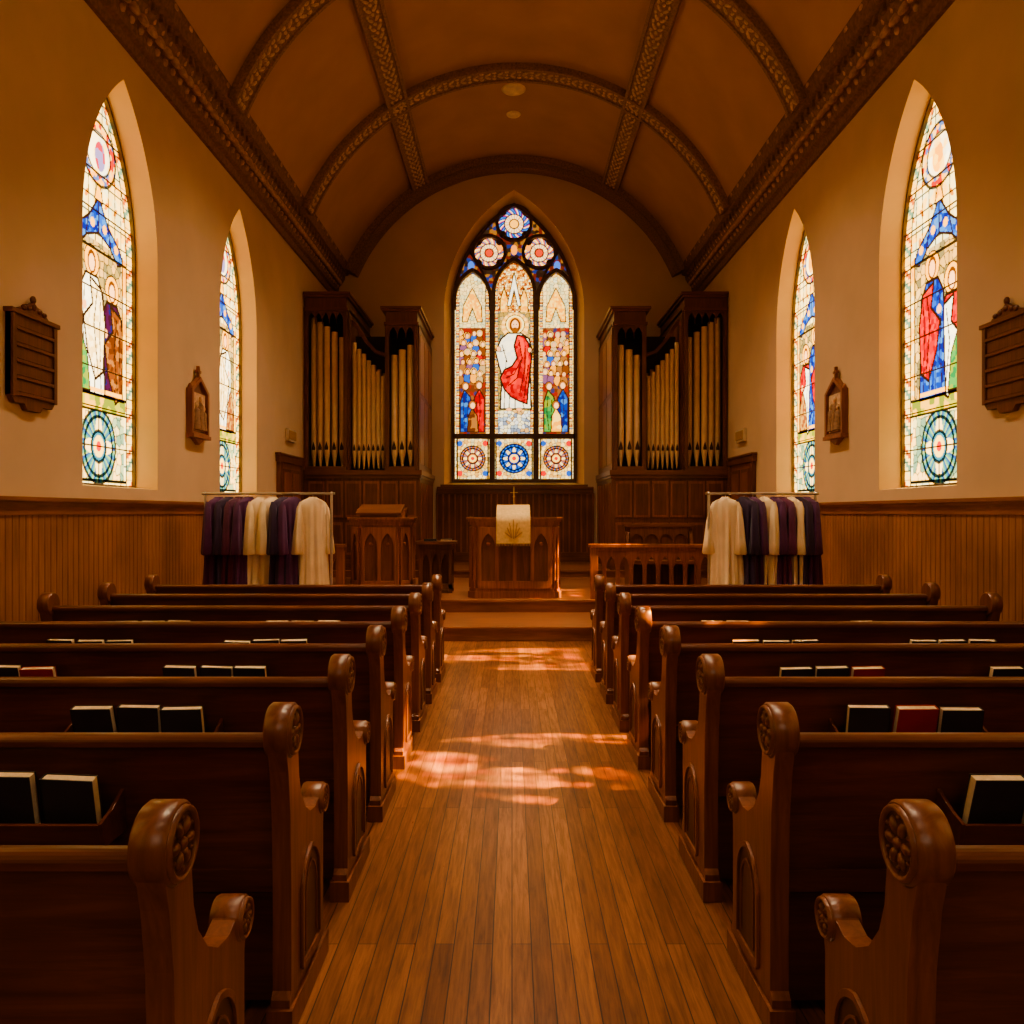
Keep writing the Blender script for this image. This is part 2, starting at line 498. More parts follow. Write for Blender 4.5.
def shape(C, X, Y, pts, ida, cols, o):
    m = ins(X, Y, pts)
    C[m] = pal(ida, cols)[m] if isinstance(cols, list) else cols
    for i in range(len(pts)):
        C[segd(X, Y, pts[i], pts[(i+1) % len(pts)]) < o] = DK
def line(C, X, Y, pts, o, mask=None):
    for a, b in zip(pts[:-1], pts[1:]):
        mm = segd(X, Y, a, b) < o
        if mask is not None: mm &= mask
        C[mm] = DK
DK = (.05, .025, .014)
def el(X, Y, cx, cy, rx, ry): return ((X-cx)/rx)**2+((Y-cy)/ry)**2 < 1
CREAM = [(1, .86, .50), (1, .76, .34), (.92, .85, .62), (.75, .80, .68), (1, .66, .24), (.88, .88, .72)]
BLUE = [(.02, .07, .42), (.04, .14, .56), (.08, .24, .64), (.02, .03, .28)]
REDS = [(.52, .02, .016), (.68, .04, .03), (.38, .01, .02)]
GREEN = [(.04, .24, .09), (.12, .34, .10), (.27, .34, .06)]
BROWN = [(.22, .08, .03), (.36, .17, .06), (.14, .05, .02)]
WHITE = [(1, .95, .82), (.9, .87, .78), (.82, .82, .80)]
FLESH = [(.85, .46, .25), (.95, .58, .35)]
GOLD = [(1, .55, .10), (.87, .42, .06), (1, .70, .22)]

def rosette(C, X, Y, cx, cy, r, ring=BLUE, n=8, i0=0, cols=None):
    d = np.hypot(X-cx, Y-cy)/r; th = np.arctan2(Y-cy, X-cx)
    m = d < 1
    C[m] = pal((th*3.3+i0) % 1.0, ring)[m]
    pet = (d < .78) & (d < .5+.3*np.cos(n*th)); C[pet] = (1, .78, .42)
    m = (d < .42); C[m] = ring[0]
    m = (d < .3); C[m] = GOLD[2]
    m = (d < .14); C[m] = REDS[1]
    for rr in (1.0, .8, .42): C[np.abs(d-rr) < .05] *= .12
    C[(np.abs(np.sin(n/2*th))*d < .035) & (d > .42) & (d < 1)] *= .2

def lead(C, e, w=.08, k=.18):
    C[e < w] *= k

def paint_center(X, Z):
    x = (X-CX)*42.05
    y = 512-(Z-1.66)*42.05
    ida, e = voro(x, y, 3.6, 1)
    idb, e2 = voro(x, y, 2.1, 9)
    C = pal(ida, CREAM)*.85
    for cx, w in ((-41.5, 17), (0, 20), (42, 17)):
        inn = (np.abs(x-cx) < w) & (y > 282) & (y < 436)
        C[inn] = pal(ida, [(.72, .55, .24), (.9, .70, .34), (.55, .50, .28), (.95, .60, .2), (.72, .66, .42)])[inn]
        edge = inn & (np.abs(np.abs(x-cx)-(w-1.9)) < 1.7)
        C[edge] = pal((y*.13) % 1.0, [(.95, .55, .12), (.85, .62, .3), (.6, .15, .05), (.9, .7, .35), (.2, .25, .35), (.95, .62, .2)])[edge]
        C[edge & (np.abs((y*.65) % 1-.5) < .1)] *= .3
        C[inn & (np.abs(np.abs(x-cx)-(w-4.0)) < .4)] = DK
    lead(C, e, .12, .3)
    m = (np.abs(x) < 16) & (y < 318) & (y > 262)
    C[m] = pal(idb, [(.9, .50, .12), (1, .72, .32), (.65, .28, .05), (1, .88, .6), (.4, .10, .03)])[m]
    C[m & (e2 < .16)] *= .25
    shape(C, x, y, [(-14, 316), (-14, 300), (-10, 288), (-6, 300), (-6, 316)], idb, GOLD, .5)
    shape(C, x, y, [(14, 316), (14, 300), (10, 288), (6, 300), (6, 316)], idb, GOLD, .5)
    shape(C, x, y, [(-7, 306), (0, 272), (7, 306), (3.5, 306), (0, 290), (-3.5, 306)], idb, WHITE, .5)
    m = (np.abs(x) < 16) & (y > 312) & (y < 410)
    C[m] = pal(ida, [(.42, .30, .10), (.60, .42, .15), (.30, .28, .16), (.50, .38, .20), (.22, .25, .24)])[m]
    C[m & (e < .12)] *= .3
    m = el(x, y, 1, 326, 13.5, 13.5) & (y > 312); C[m] = pal((np.arctan2(y-326, x-1)*2.2) % 1., [(.85, .48, .12), (1, .68, .28)])[m]
    m = el(x, y, 1, 324.5, 9.8, 9.8); C[m] = DK
    m = el(x, y, 1, 324.5, 9.0, 9.0); C[m] = (1, .85, .40)
    m = el(x, y, 1, 324.5, 7.2, 7.4); C[m] = (1, .50, .08)
    shape(C, x, y, [(-6, 333), (7, 333), (15, 339), (18.5, 352), (16, 364), (17, 409), (-14, 409), (-12, 376), (-15, 366), (-18.5, 352), (-13, 339)], ida, WHITE, .8)
    line(C, x, y, [(-8, 360), (-10, 408)], .4); line(C, x, y, [(-4, 385), (-5, 408)], .4); line(C, x, y, [(-12, 345), (-7, 362)], .45)
    line(C, x, y, [(-14, 352), (-9, 350)], .4); line(C, x, y, [(1, 396), (1, 408)], .4); line(C, x, y, [(8, 400), (10, 408)], .4)
    shape(C, x, y, [(3, 335), (10, 336), (15, 344), (17.5, 358), (15, 380), (13, 404), (5, 401), (-3, 397), (-10, 389), (-14, 378), (-10, 370), (-2, 366), (3, 358), (0, 346)], ida, REDS, .8)
    m = ins(x, y, [(4, 337), (9, 338), (11, 350), (8, 357)]); C[m] = (.9, .08, .04)
    m = ins(x, y, [(13, 352), (15, 362), (12, 378), (11, 368)]); C[m] = (.85, .10, .05)
    m = ins(x, y, [(-1, 372), (4, 368), (2, 384), (-5, 384)]); C[m] = (.8, .06, .03)
    for pts in ([(5, 340), (8, 358), (3, 378), (-6, 386)], [(11, 348), (11, 368), (6, 392)], [(7, 360), (0, 374), (-8, 378)], [(14, 365), (10, 398)]):
        line(C, x, y, pts, .4)
    m = el(x, y, 1, 325.5, 5.6, 7.6); C[m] = (.20, .07, .02)
    m = el(x, y, 1, 325, 3.4, 4.9); C[m] = FLESH[1]
    m = el(x, y, 1, 330, 3.0, 2.8); C[m] = (.28, .11, .03)
    m = el(x, y, -.4, 324.5, .55, .45) | el(x, y, 2.4, 324.5, .55, .45) | el(x, y, 1, 328.4, .9, .3); C[m] = DK
    m = el(x, y, -15.5, 349, 2.6, 3.0) | el(x, y, 15.5, 350, 2.4, 2.8) | el(x, y, -5, 409.5, 3.4, 2) | el(x, y, 5, 409.5, 3.4, 2); C[m] = DK
    m = el(x, y, -15.5, 349, 2.0, 2.4) | el(x, y, 15.5, 350, 1.8, 2.2) | el(x, y, -5, 409.5, 2.8, 1.5) | el(x, y, 5, 409.5, 2.8, 1.5); C[m] = FLESH[0]
    m = (np.abs(x) < 16) & (y > 411) & (y < 434)
    C[m] = pal(ida, [(.70, .72, .80), (.38, .46, .62), (.85, .78, .6), (.6, .38, .18), (.25, .30, .45)])[m]
    C[m & (e < .14)] *= .25
    for s_, cols in ((-1, [BLUE, REDS, BROWN]), (1, [GREEN, BLUE, GOLD])):
        cx = 41.8*s_; inn = np.abs(x-cx) < 12.8
        m = inn & (y < 330) & (y > 284)
        C[m] = pal(ida, [(.85, .68, .36), (.7, .64, .40), (.95, .75, .42), (.6, .58, .42)])[m]; C[m & (e < .1)] *= .3
        shape(C, x, y, [(cx-10, 322), (cx-9, 306), (cx, 288), (cx+9, 306), (cx+10, 322), (cx+5, 322), (cx, 308), (cx-5, 322)], idb, GOLD, .45)
        m = inn & (y > 328) & (y < 434); C[m] = pal(ida, [(.18, .06, .03), (.28, .12, .05), (.07, .06, .18), (.30, .04, .03)])[m]
        r2 = random.Random(5+s_)
        for row in range(5):
            for q in range(4):
                hx = cx-10.5+q*6.4+(row % 2)*2.6-1+r2.uniform(-.7, .7); hy = 334+row*9.5+r2.uniform(-1.8, 1.8)
                m = el(x, y, hx, hy+7, 4.0, 5.6) & inn; C[m] = DK
                m = el(x, y, hx, hy+7, 3.4, 5.0) & inn
                cc = r2.choice([BLUE[1], REDS[0], BROWN[1], (.50, .36, .20), (.60, .45, .27), BROWN[0], GOLD[1], (.25, .12, .25)]); C[m] = cc
                if r2.random() < .5:
                    m = el(x, y, hx, hy, 3.5, 3.7) & inn; C[m] = DK
                    m = el(x, y, hx, hy, 3.0, 3.2) & inn; C[m] = r2.choice([GOLD[2], GOLD[0]])
                m = el(x, y, hx, hy, 2.4, 3.0) & inn; C[m] = r2.choice([(.35, .15, .05), (.2, .08, .03), (.5, .4, .3)])
                m = el(x, y, hx+.2, hy+.6, 1.6, 2.2) & inn; C[m] = FLESH[r2.randint(0, 1)]
        shape(C, x, y, [(cx-12, 432), (cx-12, 402), (cx-8, 390), (cx-2, 397), (cx, 412), (cx-1, 432)], ida, cols[0], .6)
        line(C, x, y, [(cx-8, 396), (cx-9, 412), (cx-7, 430)], .35); line(C, x, y, [(cx-4, 400), (cx-5, 418)], .35)
        shape(C, x, y, [(cx+12, 432), (cx+12, 398), (cx+7, 389), (cx+2, 398), (cx+1, 415), (cx+2, 432)], ida, cols[1], .6)
        line(C, x, y, [(cx+7, 395), (cx+8, 412), (cx+6, 430)], .35); line(C, x, y, [(cx+4, 402), (cx+5, 418)], .35)
        shape(C, x, y, [(cx-5, 432), (cx-4, 416), (cx, 408), (cx+5, 416), (cx+6, 432)], ida, cols[2], .5)
        for hx, hy in ((cx-7, 386), (cx+6.5, 385), (cx, 405)):
            m = el(x, y, hx, hy, 4, 4.6); C[m] = DK
            m = el(x, y, hx, hy, 3.4, 4); C[m] = (.35, .15, .05)
            m = el(x, y, hx+.4, hy+.6, 2.3, 2.9); C[m] = FLESH[1]
    for cx, w in ((-41.5, 15.5), (0, 18), (42, 15.5)):
        m = (np.abs(x-cx) < w+1) & (y > 440) & (y < 478)
        C[m] = pal(ida, [(.9, .62, .25), (1, .76, .4), (.7, .42, .14), (.6, .54, .36)])[m]; C[m & (e < .12)] *= .3
        rosette(C, x, y, cx, 458.5, w*.80, BLUE if cx == 0 else [(.35, .10, .06), (.10, .17, .34), (.6, .22, .05)], 8)
        for k in (-1, 1):
            for j in (-1, 1):
                m = el(x, y, cx+k*w*.82, 458.5+j*15, 2.8, 2.8); C[m] = BLUE[1] if k*j > 0 else REDS[1]
        m = (np.abs(np.abs(x-cx)-w) < .8) & (y > 437); C[m] *= .1
    tr = (y < 300)
    inl = np.zeros(x.shape, bool)
    for cx, w, za, zs in ((-41.5, 16, 274, 300), (0, 19, 263, 294), (42, 16, 274, 300)):
        h = zs-za; c_ = max(0, (h*h-w*w)/(2*w))
        R = w+c_
        yy = zs-y
        lim = np.where(yy > 0, np.sqrt(np.maximum(0, R*R-yy*yy))-c_, w)
        inl |= (np.abs(x-cx) < lim)
    out = tr & ~inl
    C[out] = pal(ida, [(.03, .05, .22), (.14, .03, .02), (.04, .02, .015), (.28, .14, .04), (.05, .03, .02)])[out]
    for cx, cy, r, rg in ((0, 224, 15.5, BLUE+[(.5, .05, .25)]), (-25, 253, 14.5, [(.6, .13, .04), (.06, .16, .42), (.85, .45, .12)]), (25, 253, 14.5, [(.6, .13, .04), (.06, .16, .42), (.85, .45, .12)])):
        th = np.arctan2(y-cy, x-cx); d = np.hypot(x-cx, y-cy)
        foil = r*(.80+.20*np.abs(np.cos(2*th)))
        m = d < foil; C[m] = pal((th*1.9+d*.11) % 1.0, rg+[(1, .75, .45)])[m]
        m = d < r*.62; C[m] = pal((th*2.9) % 1.0, [(1, .80, .52), (.75, .36, .18), (.8, .66, .52)])[m]
        m = d < r*.3; C[m] = GOLD[0] if cx == 0 else (.6, .08, .04)
        for rr in (.3, .62): C[np.abs(d-r*rr) < .6] *= .15
        C[(np.abs(np.sin(4*th))*d < .7) & (d > r*.3) & (d < foil)] *= .25
        C[(d > foil) & (d < r*1.05)] = (.03, .015, .01)
    for cx, cy in ((-43, 266), (43, 266), (-14, 246), (14, 246), (0, 250)):
        m = el(x, y, cx, cy, 3.2, 5); C[m] = (.08, .2, .7) if abs(cx) > 20 else (.85, .35, .06)
    C = np.clip(C, 0, 1)**1.2*np.array([1, .88, .64])
    return np.clip(C, 0, 1)

def paint_side(A, Z, var):
    ida, e = voro(A, Z, .105, 5+var)
    idb, e2 = voro(A, Z, .06, 25+var)
    C = pal(ida, [(1, .80, .40), (1, .86, .52), (.82, .80, .60), (1, .68, .24), (.88, .75, .42), (.72, .74, .6)])
    hw = np.array([hw_s(z) for z in Z[:, 0]])[:, None]*np.ones(A.shape)
    gx = np.abs(((A/.155) % 1)-.5); gz = np.abs(((Z/.19) % 1)-.5)
    C[(gx < .06) | (gz < .05)] *= .13
    bd = hw-np.abs(A)
    sw = np.abs(np.sin(A*14+np.sin(Z*7)*1.6)*np.cos(Z*10)) > .88
    C[sw] *= (.70, .34, .10)
    m = (bd < .17) ; C[m] = pal((Z*2.4+.1*np.floor(bd*20)) % 1.0, [(1, .66, .2), (.85, .7, .36), (.2, .32, .26), (1, .72, .32), (.55, .16, .04), (1, .76, .36)])[m]
    C[(bd < .17) & ((np.abs((Z*9.6) % 1-.5) < .06))] *= .2
    C[np.abs(bd-.17) < .013] *= .12
    t = (Z-1.92)/(6.2-1.92)
    def T(v): return 1.92+v*4.28
    m = (np.abs(A) < .62) & (t > .02) & (t < .19); C[m] = pal(ida, [(.8, .7, .4), (.42, .5, .34), (1, .70, .32), (.25, .36, .28)])[m]
    C[m & (e < .1)] *= .3
    rosette(C, A, Z, 0, T(.105), .40, [(.08, .24, .36), (.14, .36, .28), (.36, .46, .24), (.06, .12, .34)], 4)
    m = (np.abs(A) < .66) & (t > .195) & (t < .235); C[m] = pal(ida, [(.45, .42, .06), (.24, .28, .05), (.8, .5, .1)])[m]
    m = (np.abs(A) < .6) & (t > .235) & (t < .62); C[m] = pal(ida, [(.62, .42, .17), (.42, .32, .13), (.74, .52, .24), (.26, .22, .12), (.50, .40, .24)])[m]
    C[m & (e < .1)] *= .25
    flip = 1 if var % 2 else -1
    a = A*flip
    if var < 2:
        sets = [(-.16, .565, WHITE, [(.85, .65, .35), (1, .85, .6)]), (.32, .515, [(.03, .03, .16), (.09, .02, .08), (.07, .02, .04)], BROWN)]
    else:
        sets = [(.16, .57, BLUE, REDS), (-.28, .515, REDS, WHITE)]
    for k, (cx, th, robe, man) in enumerate(sets[::-1]):
        zt = T(th); z0 = T(.235)
        m = el(a, Z, cx, zt, .175, .175); C[m] = DK
        m = el(a, Z, cx, zt, .158, .158); C[m] = GOLD[0]
        shape(C, a, Z, [(cx-.30, z0), (cx-.27, zt-.85), (cx-.26, zt-.32), (cx-.13, zt-.15), (cx+.13, zt-.15), (cx+.26, zt-.32), (cx+.27, zt-.85), (cx+.30, z0)], idb, robe, .016)
        shape(C, a, Z, [(cx-.04, zt-.18), (cx+.22, zt-.26), (cx+.31, zt-.62), (cx+.26, zt-1.15), (cx+.08, zt-1.25), (cx-.10, zt-.95), (cx-.18, zt-.62), (cx+.02, zt-.45)], idb, man, .016)
        for q in range(4):
            line(C, a, Z, [(cx-.20+.13*q, zt-1.1), (cx-.23+.15*q, z0)], .010)
        line(C, a, Z, [(cx+.12, zt-.3), (cx+.05, zt-.65), (cx+.14, zt-1.15)], .010)
        line(C, a, Z, [(cx+.20, zt-.4), (cx+.18, zt-.75), (cx+.20, zt-1.05)], .008)
        line(C, a, Z, [(cx-.16, zt-.3), (cx-.20, zt-.65), (cx-.16, zt-1.05)], .010)
        m = (np.abs(Z-z0-.05) < .025) & (np.abs(a-cx) < .29); C[m] = GOLD[0]
        m = el(a, Z, cx, zt-.01, .095, .125); C[m] = (.18, .07, .02)
        m = el(a, Z, cx, zt-.02, .065, .09); C[m] = FLESH[1]
        m = el(a, Z, cx-.16, zt-.5, .05, .05); C[m] = FLESH[0]
    shape(C, a, Z, [(-.58, T(.24)), (-.54, T(.34)), (-.42, T(.39)), (-.26, T(.33)), (-.2, T(.24))], idb, GREEN if var % 2 else [(.3, .12, .05), (.5, .3, .1)], .012)
    shape(C, A, Z, [(-.60, T(.60)), (-.50, T(.635)), (-.22, T(.675)), (0, T(.735)), (.22, T(.675)), (.50, T(.635)), (.60, T(.60)), (.46, T(.59)), (.26, T(.625)), (0, T(.645)), (-.26, T(.625)), (-.46, T(.59))], idb, BLUE+[(.12, .26, .6)], .014)
    line(C, A, Z, [(0, T(.645)), (0, T(.735))], .01); line(C, A, Z, [(-.3, T(.62)), (-.22, T(.675))], .01); line(C, A, Z, [(.3, T(.62)), (.22, T(.675))], .01)
    for q in (-.42, -.14, .14, .42):
        m = el(A, Z, q, T(.665-.12*abs(q))+.06, .05, .05); C[m] = GOLD[0]
    shape(C, A, Z, [(-.10, T(.725)), (0, T(.79)), (.10, T(.725))], ida, GOLD, .01)
    for s_ in (-1, 1):
        m = (np.abs(A-s_*.63) < .05) & (t > .24) & (t < .62); C[m] = pal(idb, GOLD+[(.9, .75, .5)])[m]
        C[(np.abs(np.abs(A-s_*.63)-.05) < .008) & (t > .24) & (t < .62)] = DK
    m = el(A, Z, 0, T(.845), .40, .34); C[m] = pal(idb, [(.5, .05, .03), (.85, .62, .35), (.14, .2, .45), (1, .52, .12)])[m]
    m = el(A, Z, 0, T(.845), .27, .24); C[m] = pal(ida, WHITE+[(1, .76, .36)])[m]
    m = el(A, Z, 0.03, T(.84), .12, .16); C[m] = pal(ida, [(.5, .06, .1), (.3, .25, .5)] if var < 2 else GOLD)[m]
    d = np.hypot(A/.40, (Z-T(.845))/.34); C[np.abs(d-1) < .05] *= .12; C[np.abs(d-.68) < .04] *= .15
    for tv in (.02, .195, .235, .60): C[(np.abs(t-tv) < .003) & (bd > .17)] *= .1
    C = np.clip(C, 0, 1)**1.25*np.array([1, .87, .60])
    return np.clip(C, 0, 1)

def glass_object(name, hwf, z0, z1, nx, nz, painter, mat, place):
    zz = z0+(z1-z0)*np.linspace(0, 1, nz)
    S = np.linspace(-1, 1, nx)
    H = np.array([max(hwf(z), .002) for z in zz])
    A = H[:, None]*S[None, :]; Z = zz[:, None]*np.ones((1, nx))
    C = painter(A, Z)
    co = place(A, Z).reshape(-1, 3)
    me = bpy.data.meshes.new(name)
    idx = np.arange(nx*nz).reshape(nz, nx)
    q = np.stack([idx[:-1, :-1], idx[:-1, 1:], idx[1:, 1:], idx[1:, :-1]], -1).reshape(-1, 4)
    me.vertices.add(len(co)); me.vertices.foreach_set('co', co.astype(np.float32).ravel())
    me.loops.add(q.size); me.loops.foreach_set('vertex_index', q.astype(np.int32).ravel())
    me.polygons.add(len(q)); me.polygons.foreach_set('loop_start', (np.arange(len(q))*4).astype(np.int32))
    me.update(calc_edges=True); me.validate()
    ca = me.color_attributes.new('Col', 'FLOAT_COLOR', 'POINT')
    col = np.concatenate([C.reshape(-1, 3), np.ones((nx*nz, 1))], 1)
    ca.data.foreach_set('color', col.astype(np.float32).ravel())
    me.materials.append(mat)
    ob = bpy.data.objects.new(name, me); scene.collection.objects.link(ob)
    return ob

M_GC = glass_mat('stained_glass_center', 2.1)
M_GS = glass_mat('stained_glass_side', 3.7, 4.2)
M_GS2 = glass_mat('stained_glass_rear', 3.4)
win_n = 0
def new_window():
    global win_n
    win_n += 1
    e = bpy.data.objects.new('window_%d' % win_n, None); scene.collection.objects.link(e)
    return e
W = new_window()
def hwg(z): return lancet(GW, GS, GA)[1](z)
YG = YF+.3
g = glass_object('glass', hwg, GSILL, GA, 250, 560, lambda A, Z: paint_center(A+CX, Z), M_GC,
                 lambda A, Z: np.stack([A+CX, np.full(A.shape, YG), Z], -1))
g.parent = W
u = 1/42.05
def px(x, y): return (CX+x*u, 1.66+(512-y)*u)
mb = MB()
fr = [(p[0], p[1]) for p in lancet_pts(CX, GW-.03, GSILL+.03, GS, GA-.04, 24)]
mb.bar2d(fr, .07, YG-.10, YG-.005, M_LEAD)
for xx in (-21.8, 21.8):
    p0 = px(xx, 482); p1 = px(xx, 292)
    mb.box(p0[0]-.065, p0[0]+.065, YG-.14, YG-.005, p0[1], p1[1], M_LEAD)
mb.box(CX-GW, CX+GW, YG-.12, YG-.005, GSILL, GSILL+.08, M_LEAD)
a, b = px(0, 439)[1], px(0, 434)[1]
mb.box(CX-GW+.03, CX+GW-.03, YG-.10, YG-.005, a, b, M_LEAD)
for cx, w, ya, ysp in ((-41.5, 18, 271, 300), (0, 20.5, 260, 294), (42, 18, 271, 300)):
    q = lancet_pts(px(cx, 0)[0], w*u, px(0, 310)[1], px(0, ysp)[1], px(0, ya)[1], 10)
    mb.bar2d(q, .085, YG-.12, YG-.005, M_LEAD)
for cx, cy, r in ((0, 224, 17), (-25, 253, 16), (25, 253, 16)):
    c = px(cx, cy)
    ring = [(c[0]+r*u*math.cos(t), c[1]+r*u*math.sin(t)) for t in np.linspace(0, 2*pi, 33)[:-1]]
    mb.bar2d(ring, .07, YG-.12, YG-.005, M_LEAD, closed=True)
    for k in range(4):
        t = pi/4+k*pi/2
        mb.blob((c[0]+r*u*.93*math.cos(t), YG-.05, c[1]+r*u*.93*math.sin(t)), (.09, .04, .09), M_LEAD, 8, 5)
mb.bar2d([px(-21.8, 296), px(-33, 270), px(-44, 252)], .05, YG-.1, YG-.005, M_LEAD)
mb.bar2d([px(21.8, 296), px(33, 270), px(44, 252)], .05, YG-.1, YG-.005, M_LEAD)
mb.build('tracery', parent=W)
mb = MB(); mb.box(CX-CW-.08, CX+CW+.08, YF-.08, YF+.3, CSILL-.10, CSILL+.0, M_DARKX); mb.build('sill', parent=W)

for X, sg, base in ((XL, -1, 0), (XR, 1, 2)):
    for wi, wy in enumerate(WINY):
        W = new_window()
        XG = X+sg*REC
        hi = wy > 7
        nx, nz = (130, 480) if hi else (40, 120)
        var = base+(wi % 2)
        g = glass_object('glass', lambda z: hw_s(z)*.925, WSILL+.03, WA-.05, nx, nz,
                         lambda A, Z: paint_side(A/.925, Z, var), M_GS if wy > 3 else M_GS2,
                         lambda A, Z: np.stack([np.full(A.shape, XG), A+wy, Z], -1))
        g.parent = W
        mb = MB(M=Matrix(((0, sg*1.0, 0, XG), (1, 0, 0, wy), (0, 0, 1, 0), (0, 0, 0, 1))))
        fr = lancet_pts(0, WW*.92, WSILL+.03, WS, WA-.07, 18)
        mb.bar2d(fr+[fr[0]], .035, -.04, .0, M_BAR)
        z = WSILL+.45
        while z < WA-.4:
            h = hw_s(z)*.91
            mb.box(-h, h, -.016, -.004, z-.006, z+.006, M_BAR); z += .42
        mb.build('frame', parent=W)

# ------------------------------------------------------------------ wainscot
def wains(name, X, sg, y0, y1, z0, z1):
    mb = MB(); bw = .095
    n = max(1, int(round((y1-y0)/bw))); bw = (y1-y0)/n
    vs = []; fs = []; pr = []
    t = .03; g = .014
    for i in range(n):
        a = y0+i*bw
        pr += [(a, t-g), (a+.009, t), (a+bw-.009, t)]
    pr.append((y1, t-g))
    for (y, d) in pr: vs += [(X+sg*d, y, z0), (X+sg*d, y, z1)]
    for i in range(len(pr)-1): fs.append((2*i, 2*i+2, 2*i+3, 2*i+1))
    mb.add(vs, fs, M_PANEL)
    def bx(d, za, zb, mat): mb.box(min(X, X+sg*d), max(X, X+sg*d), y0, y1, za, zb, mat)
    bx(.09, z1, z1+.035, M_PANELC); bx(.065, z1-.035, z1, M_PANELC); bx(.045, z1-.12, z1-.035, M_PANELC)
    bx(.05, z0, z0+.16, M_PANELC)
    return mb.build(name, recalc=True)
wains('baseboard_left', XL, 1, YB, 14.55, 0, 1.755)
wains('baseboard_right', XR, -1, YB, 14.55, 0, 1.755)
mb = MB()
x0, x1 = -1.75, 1.9
mb.box(x0, x1, YF-.05, YF, .5, 2.2, M_DARK)
mb.box(x0, x1, YF-.13, YF, 2.2, 2.25, M_DARKX); mb.box(x0, x1, YF-.09, YF, 2.08, 2.2, M_DARKX)
mb.box(x0, x1, YF-.08, YF, .5, .72, M_DARKX)
n = 26
for i in range(n+1):
    x = x0+(x1-x0)*i/n
    mb.box(x-.018, x+.018, YF-.07, YF-.04, .7, 2.1, M_PULP)
mb.build('baseboard_front', bevel=.004)

# ------------------------------------------------------------------ doors
for nm, X, sg in (('door_1', XL, 1), ('door_2', XR, -1)):
    mb = MB()
    def bx(d0, d1, y0, y1, z0, z1, m): mb.box(min(X+sg*d0, X+sg*d1), max(X+sg*d0, X+sg*d1), y0, y1, z0, z1, m)
    bx(.005, .05, 14.75, 16.1, .36, 2.58, M_PULP)
    bx(.005, .08, 14.6, 14.76, .36, 2.66, M_DARK); bx(.005, .08, 16.09, 16.22, .36, 2.66, M_DARK)
    bx(.005, .09, 14.55, 16.24, 2.56, 2.68, M_DARK); bx(.005, .11, 14.52, 16.24, 2.68, 2.72, M_DARK)
    for za, zb in ((.55, 1.25), (1.4, 2.45)):
        for ya in (14.86, 15.48):
            bx(.05, .065, ya, ya+.5, za, zb, M_DARK)
            bx(.06, .075, ya+.06, ya+.44, za+.06, zb-.06, M_PULP)
    mb.blob((X+sg*.09, 14.9, 1.4), (.03, .03, .03), M_BRASS)
    mb.build(nm, bevel=.005)
    mb = MB(); mb.box(min(X+sg*.002, X+sg*.06), max(X+sg*.002, X+sg*.06), 15.2, 15.75, 2.98, 3.22, M_SIGN)
    mb.box(min(X+sg*.05, X+sg*.07), max(X+sg*.05, X+sg*.07), 15.24, 15.71, 3.02, 3.18, M_GOLD2)
    mb.build('wall_sign', bevel=.005)

